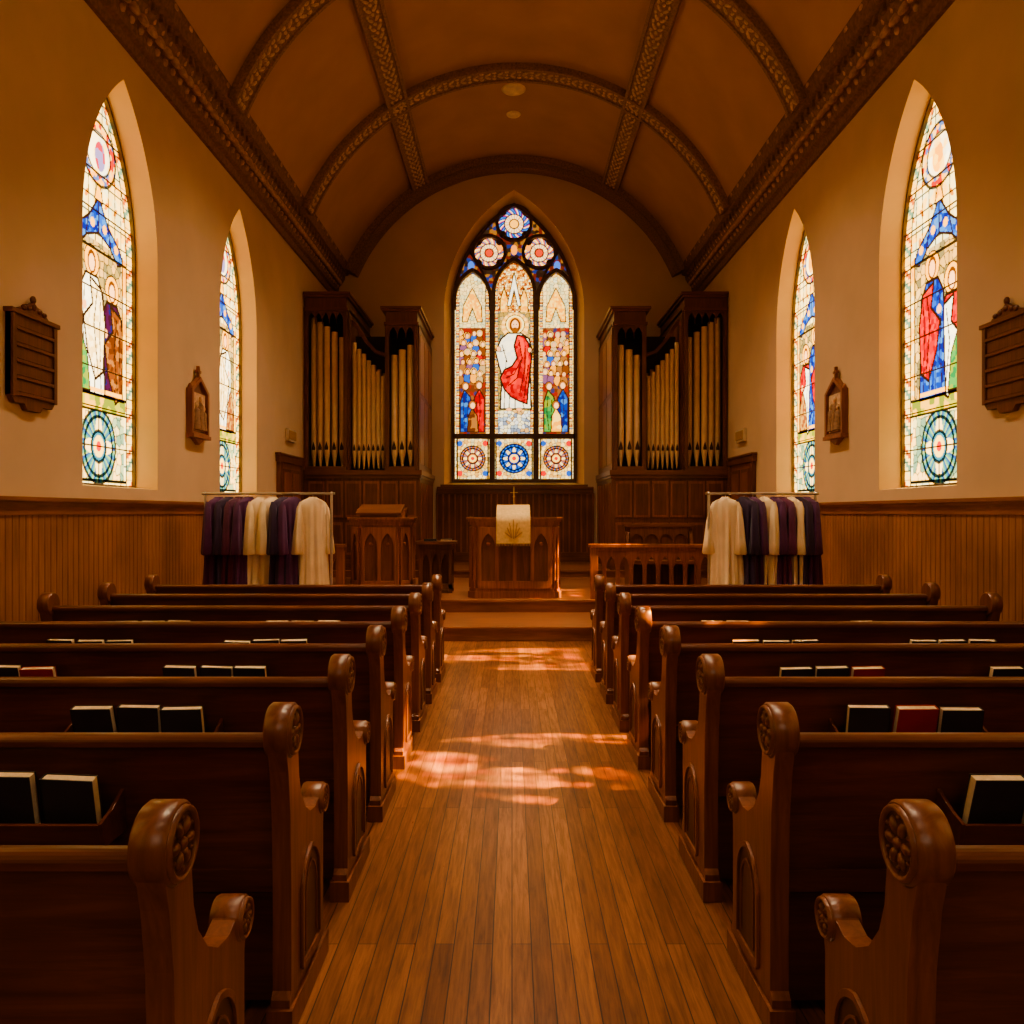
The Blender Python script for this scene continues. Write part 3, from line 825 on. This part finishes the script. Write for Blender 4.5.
# ------------------------------------------------------------------ organ cases
def pipe(mb, x, y, zb, zt, r):
    mb.lathe((x, y, zb), (0, 0, 1), [(0, r*.25), (.32, r*.98), (.33, r), (zt-zb-.02, r), (zt-zb, r*.97), (zt-zb, r*.8), (zt-zb-.05, r*.78)], 14, M_PIPE)
    mb.box(x-r*.55, x+r*.55, y-r*1.02, y-r*.7, zb+.36, zb+.42, M_RECESS_SHADE)
    mb.prism([(x-r*.5, zb+.42), (x+r*.5, zb+.42), (x, zb+.42+r*1.8)], 'y', y-r*1.03, y-r*.6, M_RECESS_SHADE)
    mb.lathe((x, y, zt-.30), (0, 0, 1), [(0, r*1.02), (.02, r*1.05), (.04, r*1.02)], 14, M_PIPE)
def organ(name, M):
    mb = MB(M)
    ZB, Z1 = .5, 2.5
    xo, xi = -4.255, -1.98
    mb.box(xo, xi+.06, 16.45, 19.18, ZB, Z1-.1, M_DARK)
    mb.box(xo, xi+.10, 16.38, 19.18, Z1-.1, Z1, M_DARKX)
    mb.box(xo, xi+.08, 16.41, 19.18, Z1-.16, Z1-.1, M_DARKX)
    mb.box(xo, xi+.09, 16.40, 19.18, ZB, ZB+.2, M_DARKX)
    nb = 6
    for i in range(nb):
        a = xo+.08+(xi-xo-.08)*i/nb; b = xo+.08+(xi-xo-.08)*(i+1)/nb
        for za, zb in ((.8, 1.45), (1.55, 2.28)):
            mb.box(a+.02, b-.02, 16.42, 16.46, za, zb, M_PULP)
            mb.box(a+.06, b-.06, 16.415, 16.43, za+.05, zb-.05, M_DARK)
    for i in range(5):
        a = 16.6+i*.5
        mb.box(xi+.05, xi+.075, a, a+.4, .85, 2.25, M_PULP)
    def tower(xa, xb, zt, np_, pt):
        y0 = 16.5
        mb.box(xa, xa+.07, y0, y0+.1, Z1, zt-.3, M_DARK); mb.box(xb-.07, xb, y0, y0+.1, Z1, zt-.3, M_DARK)
        mb.box(xa, xb, y0, 19.18, zt-.34, zt-.08, M_DARK)
        mb.box(xa-.03 if xa > -4.2 else xa, xb+.03, y0-.04, 19.18, zt-.36, zt-.30, M_DARKX)
        mb.box(xa-.05 if xa > -4.2 else xa, xb+.05, y0-.07, 19.18, zt-.10, zt-.05, M_DARKX)
        mb.box(xa-.09 if xa > -4.2 else xa, xb+.09, y0-.11, 19.18, zt-.05, zt, M_DARKX)
        for xs in (xa, xb):
            s_ = 1 if xs == xb else -1
            if xs == xa and xa < -4.2: continue
            mb.box(xs-.03, xs+.03, y0+.1, 19.18, Z1, zt-.3, M_DARK)
            for k in range(3):
                a = y0+.22+k*.85
                for za, zb in ((2.65, 4.0), (4.1, zt-.5)):
                    mb.box(xs+s_*.03-.008, xs+s_*.03+.008, a, a+.7, za, zb, M_PULP)
        mb.box(xa, xb, y0+.7, y0+.75, Z1, zt-.3, M_RECESS_SHADE)
        w = (xb-xa-.14)/np_
        for k in range(np_):
            x = xa+.07+w*(k+.5)
            pipe(mb, x, y0+.14+.05*abs(k-(np_-1)/2), Z1+.06, pt(k), w*.45)
        for k in range(np_):
            a = xa+.07+w*k
            q = lancet_pts(a+w/2, w*.45, zt-.62, zt-.55, zt-.40, 6)
            poly = [(a, zt-.33)]+[(a, zt-.60)]+q+[(a+w, zt-.60), (a+w, zt-.33)]
            mb.prism(poly, 'y', y0+.01, y0+.05, M_DARK)
        mb.box(xa+.05, xb-.05, y0-.02, y0+.05, Z1, Z1+.08, M_DARKX)
    tower(xo, -3.40, 6.07, 5, lambda k: 5.62-.10*k)
    tower(-2.62, xi, 5.78, 3, lambda k: 4.85+.10*k)
    n = 7; xa, xb = -3.34, -2.66
    w = (xb-xa)/n
    for k in range(n):
        pipe(mb, xa+w*(k+.5), 16.75, Z1+.05, 5.12-.115*k-.02*(k % 2), w*.47)
    mb.box(xa-.04, xb+.04, 17.25, 17.3, Z1, 5.35, M_RECESS_SHADE)
    sw = [(-3.38, 5.60), (-3.25, 5.45), (-3.08, 5.18), (-2.88, 4.96), (-2.64, 4.88)]
    mb.bar2d(sw, .07, 16.86, 17.0, M_DARKX)
    for k in range(6):
        pipe(mb, xa+.06+.11*k, 17.1, Z1+.05, 4.95-.08*k, .045)
    return mb.build(name, bevel=.006)
organ('pipe_organ', Matrix.Translation((XC, 0, 0)))
organ('pipe_organ', Matrix.Translation((XC, 0, 0))@Matrix.Diagonal((-1, 1, 1, 1)))

# ------------------------------------------------------------------ arcade helper
def arcade(mb, x0, x1, n, z0, zs, za, z1, y0, y1, mat, M=None, post=.018):
    w = (x1-x0)/n
    for i in range(n):
        a = x0+w*i; b = a+w; c = (a+b)/2
        q = lancet_pts(c, w/2-post, zs, zs, za, 7)
        poly = [(a, z1), (a, zs)]+q+[(b, zs), (b, z1)]
        mb.prism(poly, 'y', y0, y1, mat, M)
        mb.box(a, a+post, y0, y1, z0, zs, mat, M); mb.box(b-post, b, y0, y1, z0, zs, mat, M)

def faceted_desk(mb, plan, z0, z1, mat, panelmat, arches=True):
    def off(k):
        cx = sum(p[0] for p in plan)/len(plan); cy = sum(p[1] for p in plan)/len(plan)
        out = []
        for p in plan:
            d = Vector((p[0]-cx, p[1]-cy)); L = d.length
            d = d*((L+k)/L); out.append((cx+d.x, cy+d.y))
        return out
    mb.prism(plan, 'z', z0, z1, mat)
    mb.prism(off(.05), 'z', z0, z0+.10, mat); mb.prism(off(.03), 'z', z0+.10, z0+.15, mat)
    mb.prism(off(.025), 'z', z1-.12, z1-.07, mat); mb.prism(off(.05), 'z', z1-.07, z1-.035, mat); mb.prism(off(.08), 'z', z1-.035, z1, mat)
    n = len(plan)
    for i in range(n):
        p = Vector(plan[i]); q = Vector(plan[(i+1) % n]); L = (q-p).length
        if L < .12: continue
        ang = math.atan2(q.y-p.y, q.x-p.x)
        M = Matrix.Translation((p.x, p.y, 0))@Matrix.Rotation(ang, 4, 'Z')
        k = max(1, int(round(L/.30)))
        mb.box(.03, L-.03, -.004, 0.0, z0+.2, z1-.16, panelmat, M)
        arcade(mb, .03, L-.03, k, z0+.2, z1-.46, z1-.24, z1-.15, -.035, 0, mat, M, post=.028)
        mb.box(.03, L-.03, -.037, 0, z0+.15, z0+.26, mat, M)
        for j in range(k):
            w = (L-.06)/k; c = .03+w*(j+.5)
            mb.blob((c, -.01, z1-.40), (.03, .012, .03), mat, 8, 5, M=M)

mb = MB()
pl = [(-.60, 12.42), (-.50, 12.30), (.62, 12.30), (.72, 12.42), (.72, 12.95), (-.60, 12.95)]
pl = [(p[0]-.02, p[1]+.06) for p in pl]
faceted_desk(mb, pl, .36, 1.58, M_PULP, M_DARK)
pulpit = mb.build('pulpit', bevel=.005)
mb = MB()
mb.prism([(12.44, 1.58), (12.44, 1.66), (12.78, 1.76), (12.82, 1.74), (12.82, 1.58)], 'x', -.22, .28, M_PULP)
mb.build('reading_desk', bevel=.006)
mb = MB()
path = [(12.80, 1.775), (12.62, 1.728), (12.44, 1.675), (12.36, 1.625), (12.255, 1.60), (12.245, 1.5), (12.24, 1.40), (12.235, 1.30), (12.232, 1.19)]
nx = 17; vs = []; fs = []
for j, (y, z) in enumerate(path):
    for i in range(nx):
        s_ = i/(nx-1); fold = .008*math.sin(s_*pi*5)*(max(0, j-4)/4)
        vs.append((-.235+.51*s_, y+fold-.002, z))
for j in range(len(path)-1):
    for i in range(nx-1): fs.append((j*nx+i, j*nx+i+1, (j+1)*nx+i+1, (j+1)*nx+i))
mb.add(vs, fs, M_GOLD, True)
mb.box(.012, .028, 12.222, 12.228, 1.26, 1.55, M_GOLD2)
for s_ in (-1, 1):
    for k in range(3):
        mb.prism([(.02+s_*.015, 1.28), (.02+s_*(.05+.035*k), 1.50-.07*k), (.02+s_*(.065+.035*k), 1.49-.07*k), (.02+s_*.03, 1.27)], 'y', 12.222, 12.228, M_GOLD2)
for k in range(23): mb.box(-.233+k*.0222, -.225+k*.0222, 12.228, 12.234, 1.15, 1.19, M_GOLD2)
mb.build('pulpit_cloth', recalc=False)
mb = MB()
mb.lathe((.03, 12.88, 1.58), (0, 0, 1), [(0, .05), (.02, .05), (.04, .015), (.3, .01), (.32, .02), (.34, .008), (.48, .008)], 12, M_BRASS)
mb.box(-.03, .09, 12.875, 12.885, 1.96, 1.972, M_BRASS)
mb.build('altar_cross')

mb = MB()
pl = [(-2.44, 12.55), (-2.28, 12.36), (-1.72, 12.36), (-1.56, 12.55), (-1.56, 12.95), (-2.44, 12.95)]
faceted_desk(mb, pl, .36, 1.58, M_PULP, M_DARK)
mb.prism([(12.40, 1.58), (12.40, 1.62), (12.86, 1.74), (12.90, 1.72), (12.90, 1.58)], 'x', -2.30, -1.74, M_DARKX)
mb.prism([(12.37, 1.62), (12.37, 1.65), (12.87, 1.78), (12.88, 1.745)], 'x', -2.36, -1.68, M_DARKX)
mb.build('lectern', bevel=.005)

mb = MB()
mb.box(-1.56, -.90, 13.1, 13.6, 1.14, 1.19, M_DARKX)
mb.box(-1.50, -.96, 13.15, 13.55, 1.05, 1.14, M_DARK)
for x in (-1.50, -1.02):
    for y in (13.15, 13.49): mb.box(x, x+.06, y, y+.06, .36, 1.06, M_DARK)
arcade(mb, -1.46, -1.0, 3, .5, .8, .98, 1.06, 13.16, 13.19, M_DARK)
mb.box(-1.46, -1.0, 13.3, 13.33, .5, 1.06, M_DARK)
mb.box(-1.5, -.96, 13.15, 13.55, .42, .5, M_DARK)
mb.build('credence_table', bevel=.005)
mb = MB()
mb.box(-1.42, -1.22, 13.2, 13.36, 1.191, 1.225, M_BLACK); mb.box(-1.15, -.98, 13.22, 13.4, 1.191, 1.22, M_PAGE)
mb.box(-1.155, -.975, 13.215, 13.405, 1.22, 1.226, M_BLACK)
mb.build('service_books')

def rail(x0, x1):
    mb = MB()
    n = int(round((x1-x0)/.20))
    mb.box(x0-.03, x1+.03, 12.20, 12.36, 1.13, 1.18, M_PULP)
    mb.box(x0, x1, 12.23, 12.33, 1.08, 1.13, M_PULP)
    arcade(mb, x0, x1, n, .50, .82, 1.0, 1.09, 12.25, 12.30, M_PULP, post=.03)
    mb.box(x0, x1, 12.22, 12.34, .38, .50, M_PULP)
    for x in (x0, x1-.09): mb.box(x-.01, x+.10, 12.21, 12.35, .36, 1.14, M_PULP)
    mb.build('altar_rail', bevel=.004)
rail(1.18, 4.2)
rail(-4.08, -2.52)
mb = MB()
mb.box(1.98, 3.1, 14.2, 14.28, .36, 1.42, M_DARK); mb.box(1.94, 3.14, 14.15, 14.3, 1.40, 1.46, M_DARKX)
mb.box(1.98, 3.1, 13.75, 14.22, .78, .84, M_DARKX)
for x in (1.96, 3.06): mb.prism([(14.28, .36), (14.28, 1.42), (14.15, 1.3), (14.05, 1.05), (13.74, 1.0), (13.74, .36)], 'x', x, x+.06, M_DARK)
arcade(mb, 2.04, 3.04, 4, .9, 1.15, 1.28, 1.4, 14.17, 14.2, M_DARK)
mb.build('clergy_bench', bevel=.005)
mb = MB()
mb.box(-2.9, -1.95, 14.9, 15.5, .36, 1.35, M_DARK); mb.box(-2.95, -1.9, 14.85, 15.55, 1.35, 1.4, M_DARKX)
mb.prism([(14.9, 1.4), (15.1, 1.4), (15.2, 1.7), (15.5, 1.75), (15.5, 1.4)], 'x', -2.88, -1.97, M_PULP)
arcade(mb, -2.86, -1.99, 3, .6, 1.0, 1.18, 1.3, 14.88, 14.9, M_PULP)
mb.build('organ_console', bevel=.006)

# ------------------------------------------------------------------ pews
PL = 2.85
PCX = {-1: -2.13, 1: 2.25}
def circ(cy, cz, r, a0, a1, n):
    return [(cy+r*math.cos(math.radians(a0+(a1-a0)*i/n)), cz+r*math.sin(math.radians(a0+(a1-a0)*i/n))) for i in range(n+1)]
def pew_mesh():
    mb = MB(); h = PL/2
    P = [(-.02, 0), (-.02, .11), (.0, .13), (.0, .45), (-.012, .70), (-.035, .84)]
    P += circ(.015, .960, .086, 215, -38, 18)
    P += [(.088, .87), (.098, .79), (.125, .72), (.18, .655), (.25, .615), (.32, .605), (.37, .62)]
    P += circ(.425, .60, .055, 150, -60, 12)
    P += [(.442, .50), (.442, .13), (.465, .11), (.465, 0)]
    for s_ in (-1, 1):
        xa, xb = sorted((s_*h, s_*(h-.06)))
        mb.prism(P, 'x', xa, xb, M_PEWZ)
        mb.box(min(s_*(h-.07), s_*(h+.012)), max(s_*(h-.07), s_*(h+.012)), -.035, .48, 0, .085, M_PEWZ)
        for cy, cz, r, tk in ((.015, .960, .088, .070), (.425, .60, .057, .068)):
            mb.lathe((s_*(h+.006), cy, cz), (-s_, 0, 0), [(0, r*.93), (.006, r), (tk, r), (tk+.008, r*.92)], 28, M_PEWZ)
            xo = s_*(h+.006)
            mb.lathe((xo, cy, cz), (s_, 0, 0), [(0, r*.76), (.0015, r*.76)], 24, M_PEW_SHADE)
            mb.lathe((xo, cy, cz), (s_, 0, 0), [(0, r*.90), (.009, r*.87), (.011, r*.82), (.007, r*.75), (0, r*.73)], 24, M_PEWZ, caps=False)
            for k in range(6):
                a = k*pi/3
                R = Matrix.Rotation(a, 3, 'X')
                mb.blob((xo, cy+r*.42*math.cos(a), cz+r*.42*math.sin(a)), (.011, r*.25, r*.15), M_PEWZ, 8, 5, R=R)
                a += pi/6; R = Matrix.Rotation(a, 3, 'X')
                mb.blob((xo, cy+r*.60*math.cos(a), cz+r*.60*math.sin(a)), (.008, r*.09, r*.07), M_PEWZ, 6, 4, R=R)
            mb.blob((xo, cy, cz), (.014, r*.16, r*.16), M_PEWZ, 8, 5)
        xo = s_*h
        q = lancet_pts(.24, .12, .14, .36, .50, 8)
        T = Matrix(((0, s_*1.0, 0, xo), (1, 0, 0, 0), (0, 0, 1, 0), (0, 0, 0, 1)))
        mb.prism(q, 'y', .0, .003, M_PEW_SHADE, T)
        mb.bar2d(q+[q[0]], .018, 0, .011, M_PEWZ, M=T)
        mb.bar2d(lancet_pts(.24, .075, .17, .35, .45, 8), .008, 0, .008, M_PEWZ, M=T)
    B = [(.010, .93), (.035, .93), (.095, .42), (.070, .42)]
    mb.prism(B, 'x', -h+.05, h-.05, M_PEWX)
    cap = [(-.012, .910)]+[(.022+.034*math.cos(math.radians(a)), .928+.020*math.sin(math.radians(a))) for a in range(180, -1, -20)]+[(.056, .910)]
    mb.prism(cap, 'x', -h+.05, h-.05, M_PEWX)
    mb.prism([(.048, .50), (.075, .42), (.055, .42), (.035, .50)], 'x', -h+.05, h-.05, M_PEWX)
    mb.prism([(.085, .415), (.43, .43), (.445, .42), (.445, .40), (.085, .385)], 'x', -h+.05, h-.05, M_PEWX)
    mb.prism([(.10, .418), (.10, .455), (.12, .465), (.41, .475), (.43, .46), (.43, .432)], 'x', -h+.08, h-.08, M_CUSH)
    mb.box(-h+.05, h-.05, .39, .41, .28, .41, M_PEWX)
    mb.box(-h+.05, h-.05, .10, .13, .04, .40, M_PEWX)
    for cx in (-.56, .56):
        w = .31
        mb.prism([(.02, .635), (-.105, .635), (-.105, .648), (.02, .648)], 'x', cx-w, cx+w, M_PEWX)
        mb.prism([(-.105, .635), (-.125, .705), (-.113, .708), (-.093, .64)], 'x', cx-w, cx+w, M_PEWX)
        for e in (cx-w-.012, cx+w):
            mb.prism([(.04, .63), (-.108, .63), (-.128, .71), (-.06, .73), (.02, .77)], 'x', e, e+.012, M_PEWX)
    return mb.build('pew', bevel=.004)
first = pew_mesh()
ROWS = [1.72+.9*k for k in range(8)]
k = 0
for sx in (-1, 1):
    for y in ROWS:
        if k == 0: ob = first
        else:
            ob = bpy.data.objects.new('pew', first.data); scene.collection.objects.link(ob)
            bv = ob.modifiers.new('bevel', 'BEVEL'); bv.width = .004; bv.segments = 2; bv.limit_method = 'ANGLE'; bv.angle_limit = math.radians(50)
        ob.location = (PCX[sx], y, 0); k += 1
# hymnals stand in the racks leaning out against the lip, page edges showing
R2 = random.Random(11)
for sx in (-1, 1):
    cx = PCX[sx]
    for ri, y in enumerate(ROWS):
        for gi, gx in enumerate((-.56, .56)):
            aisle = (gx*sx < 0)
            mb = MB()
            rr = []
            if (sx, ri) == (1, 2) and aisle: rr = [1]
            if (sx, ri) == (1, 3) and aisle: rr = [2]
            if (sx, ri) == (-1, 3) and not aisle: rr = [2]
            if (sx, ri) == (-1, 6) and aisle: rr = [0]
            for b in range(3):
                bx = cx+gx-.19+b*.19+R2.uniform(-.008, .008)
                wdt = .168; ht = .190+R2.uniform(-.006, .006); th = .036
                T = Matrix.Translation((bx, y-.060, .652))@Matrix.Rotation(math.radians(R2.uniform(-4, 4)), 4, 'Z')@Matrix.Rotation(math.radians(13+R2.uniform(-2, 3)), 4, 'X')@Matrix.Rotation(math.radians(R2.uniform(-1.5, 1.5)), 4, 'Y')
                cm = M_RED if b in rr else M_BLACK
                mb.box(-wdt/2, wdt/2, 0, .004, 0, ht, cm, T)
                mb.box(-wdt/2, wdt/2, th, th+.004, 0, ht, cm, T)
                e = -1 if sx < 0 else 1
                mb.box(min(e*wdt/2, e*(wdt/2-.005)), max(e*wdt/2, e*(wdt/2-.005)), 0, th+.004, 0, ht, cm, T)
                mb.box(-wdt/2+.003, wdt/2-.003, .004, th, .003, ht-.003, M_PAGE, T)
            if R2.random() < .6:
                xx = cx+gx+(-.30 if sx < 0 else .20)
                T = Matrix.Translation((xx, y-.03, .652))@Matrix.Rotation(math.radians(8), 4, 'X')@Matrix.Rotation(math.radians(10), 4, 'Y')
                mb.box(0, .10, 0, .003, 0, .12, M_PAGE, T)
            mb.build('hymnal_set')

# ------------------------------------------------------------------ robes & racks
def robe(mb, cx, cy, ang, mat, ztop, zhem, wid, seed):
    r = random.Random(seed)
    T = Matrix.Translation((cx, cy, 0))@Matrix.Rotation(math.radians(ang), 4, 'Z')
    seg = 72; prof = [(0, .045, .045), (.015, .07, .055), (.03, .12, .06), (.055, .165, .065), (.10, .18, .075), (.2, .175, .075), (.35, .165, .08), (.5, .17, .09), (.65, .18, .10), (.8, .19, .11), (.92, .20, .12), (1, .205, .125)]
    ph = [r.uniform(0, 6.28) for _ in range(4)]
    vs = []; fs = []
    for (t, a, b) in prof:
        amp = .24*min(1, max(0, (t-.04)/.4))
        z = ztop+(zhem-ztop)*t
        for k in range(seg):
            th = 2*pi*k/seg
            f = 1+amp*(.6*math.sin(10*th+ph[0]+t*.8)+.4*math.sin(16*th+ph[1]-t)+.3*math.sin(5*th+ph[2]))
            vs.append((a*wid*f*math.cos(th), b*1.15*f*math.sin(th), z+.012*math.sin(5*th+ph[3])*t))
    for j in range(len(prof)-1):
        for k in range(seg): fs.append((j*seg+k, j*seg+(k+1) % seg, (j+1)*seg+(k+1) % seg, (j+1)*seg+k))
    mb.add(vs, fs, mat, True, T)
    for s_ in (-1, 1):
        vs = []; fs = []; sg = 24
        sp = [(.0, .125, .02, .045, .045), (.08, .165, 0, .052, .05), (.25, .185, -.02, .055, .055), (.45, .195, -.03, .07, .065), (.62, .20, -.04, .09, .075), (.64, .20, -.04, .075, .06)]
        for (dz, x, y, a, b) in sp:
            for k in range(sg):
                th = 2*pi*k/sg; f = 1+.18*math.sin(5*th+ph[1])*(dz > .2)
                vs.append((s_*x*wid+a*.8*f*math.cos(th), y+b*f*math.sin(th), ztop-.06-dz))
        for j in range(len(sp)-1):
            for k in range(sg): fs.append((j*sg+k, j*sg+(k+1) % sg, (j+1)*sg+(k+1) % sg, (j+1)*sg+k))
        mb.add(vs, fs, mat, True, T)
    mb.tube([(cx, cy, ztop-.02), (cx, cy, ztop+.03), (cx, cy-.02, ztop+.05)], .004, M_STEEL, 6)
def rack(name, x0, x1, y, items):
    e = bpy.data.objects.new(name, None); scene.collection.objects.link(e); e.location = (0, 0, 0)
    mb = MB(); zr = 1.885
    mb.cyl((x0-.04, y, zr), (x1+.04, y, zr), .016, M_STEEL, 12)
    for x in (x0, x1):
        mb.cyl((x, y, .08), (x, y, zr), .016, M_STEEL, 12)
        mb.cyl((x, y-.27, .09), (x, y+.27, .09), .016, M_STEEL, 12)
        for yy in (y-.25, y+.25): mb.lathe((x-.012, yy, .035), (1, 0, 0), [(0, .03), (.004, .035), (.02, .035), (.024, .03)], 14, M_BAR)
        mb.blob((x, y, zr), (.025, .025, .025), M_STEEL)
    mb.cyl((x0, y, .09), (x1, y, .09), .014, M_STEEL, 10)
    mb.build('frame', parent=e)
    for i, (x, ang, mat, wid) in enumerate(items):
        mb = MB(); robe(mb, x, y+.01*(i % 3-1), ang, mat, 1.845, .50+.04*(i % 3), wid, i*7+3)
        mb.build('robe', parent=e, recalc=False)
rack('robe_rack', -3.74, -2.20, 10.0, [(-3.57, 60, M_PURPLE, 1), (-3.45, 58, M_NAVY, 1), (-3.33, 55, M_PLUM, 1), (-3.21, 55, M_PURPLE, 1), (-3.06, 48, M_CREAM, .9), (-2.92, 55, M_CREAM, .9), (-2.78, 58, M_NAVY, 1), (-2.67, 55, M_PURPLE, 1), (-2.43, 25, M_CREAM, .95)])
rack('robe_rack', 2.40, 3.70, 10.0, [(2.60, -25, M_CREAM, .95), (2.83, -55, M_NAVY, 1), (2.94, -58, M_PURPLE, .9), (3.07, -52, M_CREAM, .85), (3.20, -60, M_PURPLE, .8), (3.30, -58, M_PLUM, .9), (3.40, -52, M_CREAM, .8), (3.50, -60, M_NAVY, .9), (3.59, -60, M_PURPLE, .9)])

# ------------------------------------------------------------------ hymn boards and stations
def hymn_board(X, sg, yc):
    mb = MB()
    z0, z1, w = 2.58, 3.32, .33
    out = [(-w, z0+.06), (-w+.05, z0), (-.14, z0-.0), (-.10, z0-.05), (.10, z0-.05), (.14, z0), (w-.05, z0), (w, z0+.06), (w, z1), (-w, z1)]
    mb.prism(out, 'y', -.05, 0, M_DARK)
    mb.box(-w-.03, w+.03, -.08, 0, z1, z1+.04, M_DARKX)
    mb.box(-w, -w+.05, -.07, 0, z0+.05, z1, M_DARK); mb.box(w-.05, w, -.07, 0, z0+.05, z1, M_DARK)
    for k in range(5):
        z = z0+.06+k*.138
        mb.box(-w+.05, w-.05, -.07, -.04, z, z+.03, M_DARKX)
        mb.box(-w+.05, w-.05, -.055, -.04, z+.035, z+.130, M_DARK)
    c = z1+.04
    cr = [(-.24, c), (-.20, c+.03), (-.14, c+.04), (-.10, c+.08), (-.05, c+.09), (0, c+.12), (.05, c+.09), (.10, c+.08), (.14, c+.04), (.20, c+.03), (.24, c)]
    mb.prism(cr, 'y', -.05, -.01, M_DARK)
    for x in (-.15, -.08, 0, .08, .15): mb.blob((x, -.05, c+.03+.04*(1-abs(x)/.2)), (.035, .02, .025), M_DARK, 8, 5)
    mb.blob((0, -.04, c+.14), (.03, .025, .035), M_DARK, 8, 5)
    mb.build('hymn_board', bevel=.004, loc=(X+sg*.002, yc, 0), rot=(0, 0, sg*pi/2))
hymn_board(XL, 1, 7.12); hymn_board(XR, -1, 7.12+.02)
def station(X, sg, yc):
    mb = MB()
    z0, z1, w = 2.68, 3.25, .27
    poly = [(-w, z0), (w, z0), (w, z1), (0, z1+.17), (-w, z1)]
    mb.prism(poly, 'y', -.04, 0, M_DARK)
    mb.bar2d(poly+[poly[0]], .06, -.08, -.0, M_PULP)
    mb.box(-w-.04, w+.04, -.10, 0, z0-.05, z0, M_PULP)
    mb.prism([(-.18, z0-.05), (0, z0-.13), (.18, z0-.05)], 'y', -.06, 0, M_PULP)
    mb.box(-w+.05, w-.05, -.05, -.035, z0+.05, z1-.02, M_RIBG)
    for x, hgt in ((-.11, .30), (.02, .38), (.13, .27)):
        mb.lathe((x, -.05, z0+.06), (0, 0, 1), [(0, .065), (hgt*.6, .05), (hgt*.85, .055), (hgt, .02)], 10, M_RIB)
        mb.blob((x, -.06, z0+.06+hgt+.03), (.032, .03, .042), M_RIBG, 8, 6)
    mb.box(-.02, .16, -.075, -.06, z0+.33, z0+.36, M_PULP)
    mb.box(-.018, .018, -.06, -.02, z1+.17, z1+.34, M_PULP); mb.box(-.06, .06, -.06, -.02, z1+.25, z1+.285, M_PULP)
    for s_ in (-1, 1): mb.blob((s_*w, -.04, z1+.03), (.035, .03, .05), M_PULP, 8, 5)
    mb.build('station_plaque', bevel=.003, loc=(X+sg*.004, yc, 0), rot=(0, 0, sg*pi/2))
station(XL, 1, 10.86); station(XR, -1, 10.9)

# ------------------------------------------------------------------ lights
w = bpy.data.worlds.new('World'); scene.world = w; w.use_nodes = True
bg = w.node_tree.nodes['Background']; bg.inputs[0].default_value = (1, .80, .50, 1); bg.inputs[1].default_value = 3.7
def light(name, typ, loc, energy, col, size=.1, target=None, **kw):
    l = bpy.data.lights.new(name, typ); l.energy = energy; l.color = col
    if typ == 'AREA': l.size = size
    elif typ in ('POINT', 'SPOT'): l.shadow_soft_size = size
    for k_, v in kw.items(): setattr(l, k_, v)
    o = bpy.data.objects.new(name, l); scene.collection.objects.link(o); o.location = loc
    if target is not None:
        d = Vector(target)-Vector(loc); o.rotation_euler = d.to_track_quat('-Z', 'Y').to_euler()
    return o
light('sun', 'SUN', (12, 5, 12), 82, (1, .80, .52), target=(12-10, 5+.9, 12-11), angle=.012)
WARM = (1, .74, .47)
for y, e, sp in ((-2.0, 20, 80), (3.6, 45, 75), (7.6, 80, 80), (11.2, 170, 100)):  # unseen lamps and housings added at the crown as downward fill
    mb = MB(); mb.lathe((XC, y, VT-.02), (0, 0, -1), [(0, .5), (.10, .5), (.14, .46), (.14, .42), (.06, .42), (.06, .001)], 32, M_BRASS)
    mb.build('fill_lamp_housing', recalc=False)
    o = light('ceiling_fill_light', 'AREA', (XC, y, VT-.17), e, WARM, .8, target=(XC, y, 0), shape='DISK', spread=math.radians(sp))
for d in (15.9, 16.9):
    light('chancel_downlight', 'SPOT', (.03, d, VT-.12), 190, WARM, .06, target=(.03, d-.6, 0), spot_size=math.radians(110), spot_blend=.8)
light('rear_fill_light', 'AREA', (XC, YB+.1, 4.6), 110, (1, .80, .55), 3.2, target=(XC, 8, 1.0), shape='RECTANGLE', size_y=4.0)  # added fill light behind the camera; the rear wall has no window

# ------------------------------------------------------------------ camera
cam = bpy.data.cameras.new('Camera'); cam.sensor_width = 36; cam.lens = 36*820/1024; cam.clip_end = 200
co = bpy.data.objects.new('Camera', cam); scene.collection.objects.link(co)
co.location = (0, 0, 1.66); co.rotation_euler = (pi/2, 0, 0)
scene.camera = co
scene.view_settings.view_transform = 'AgX'
scene.view_settings.look = 'AgX - Medium High Contrast'
scene.view_settings.exposure = 0.3
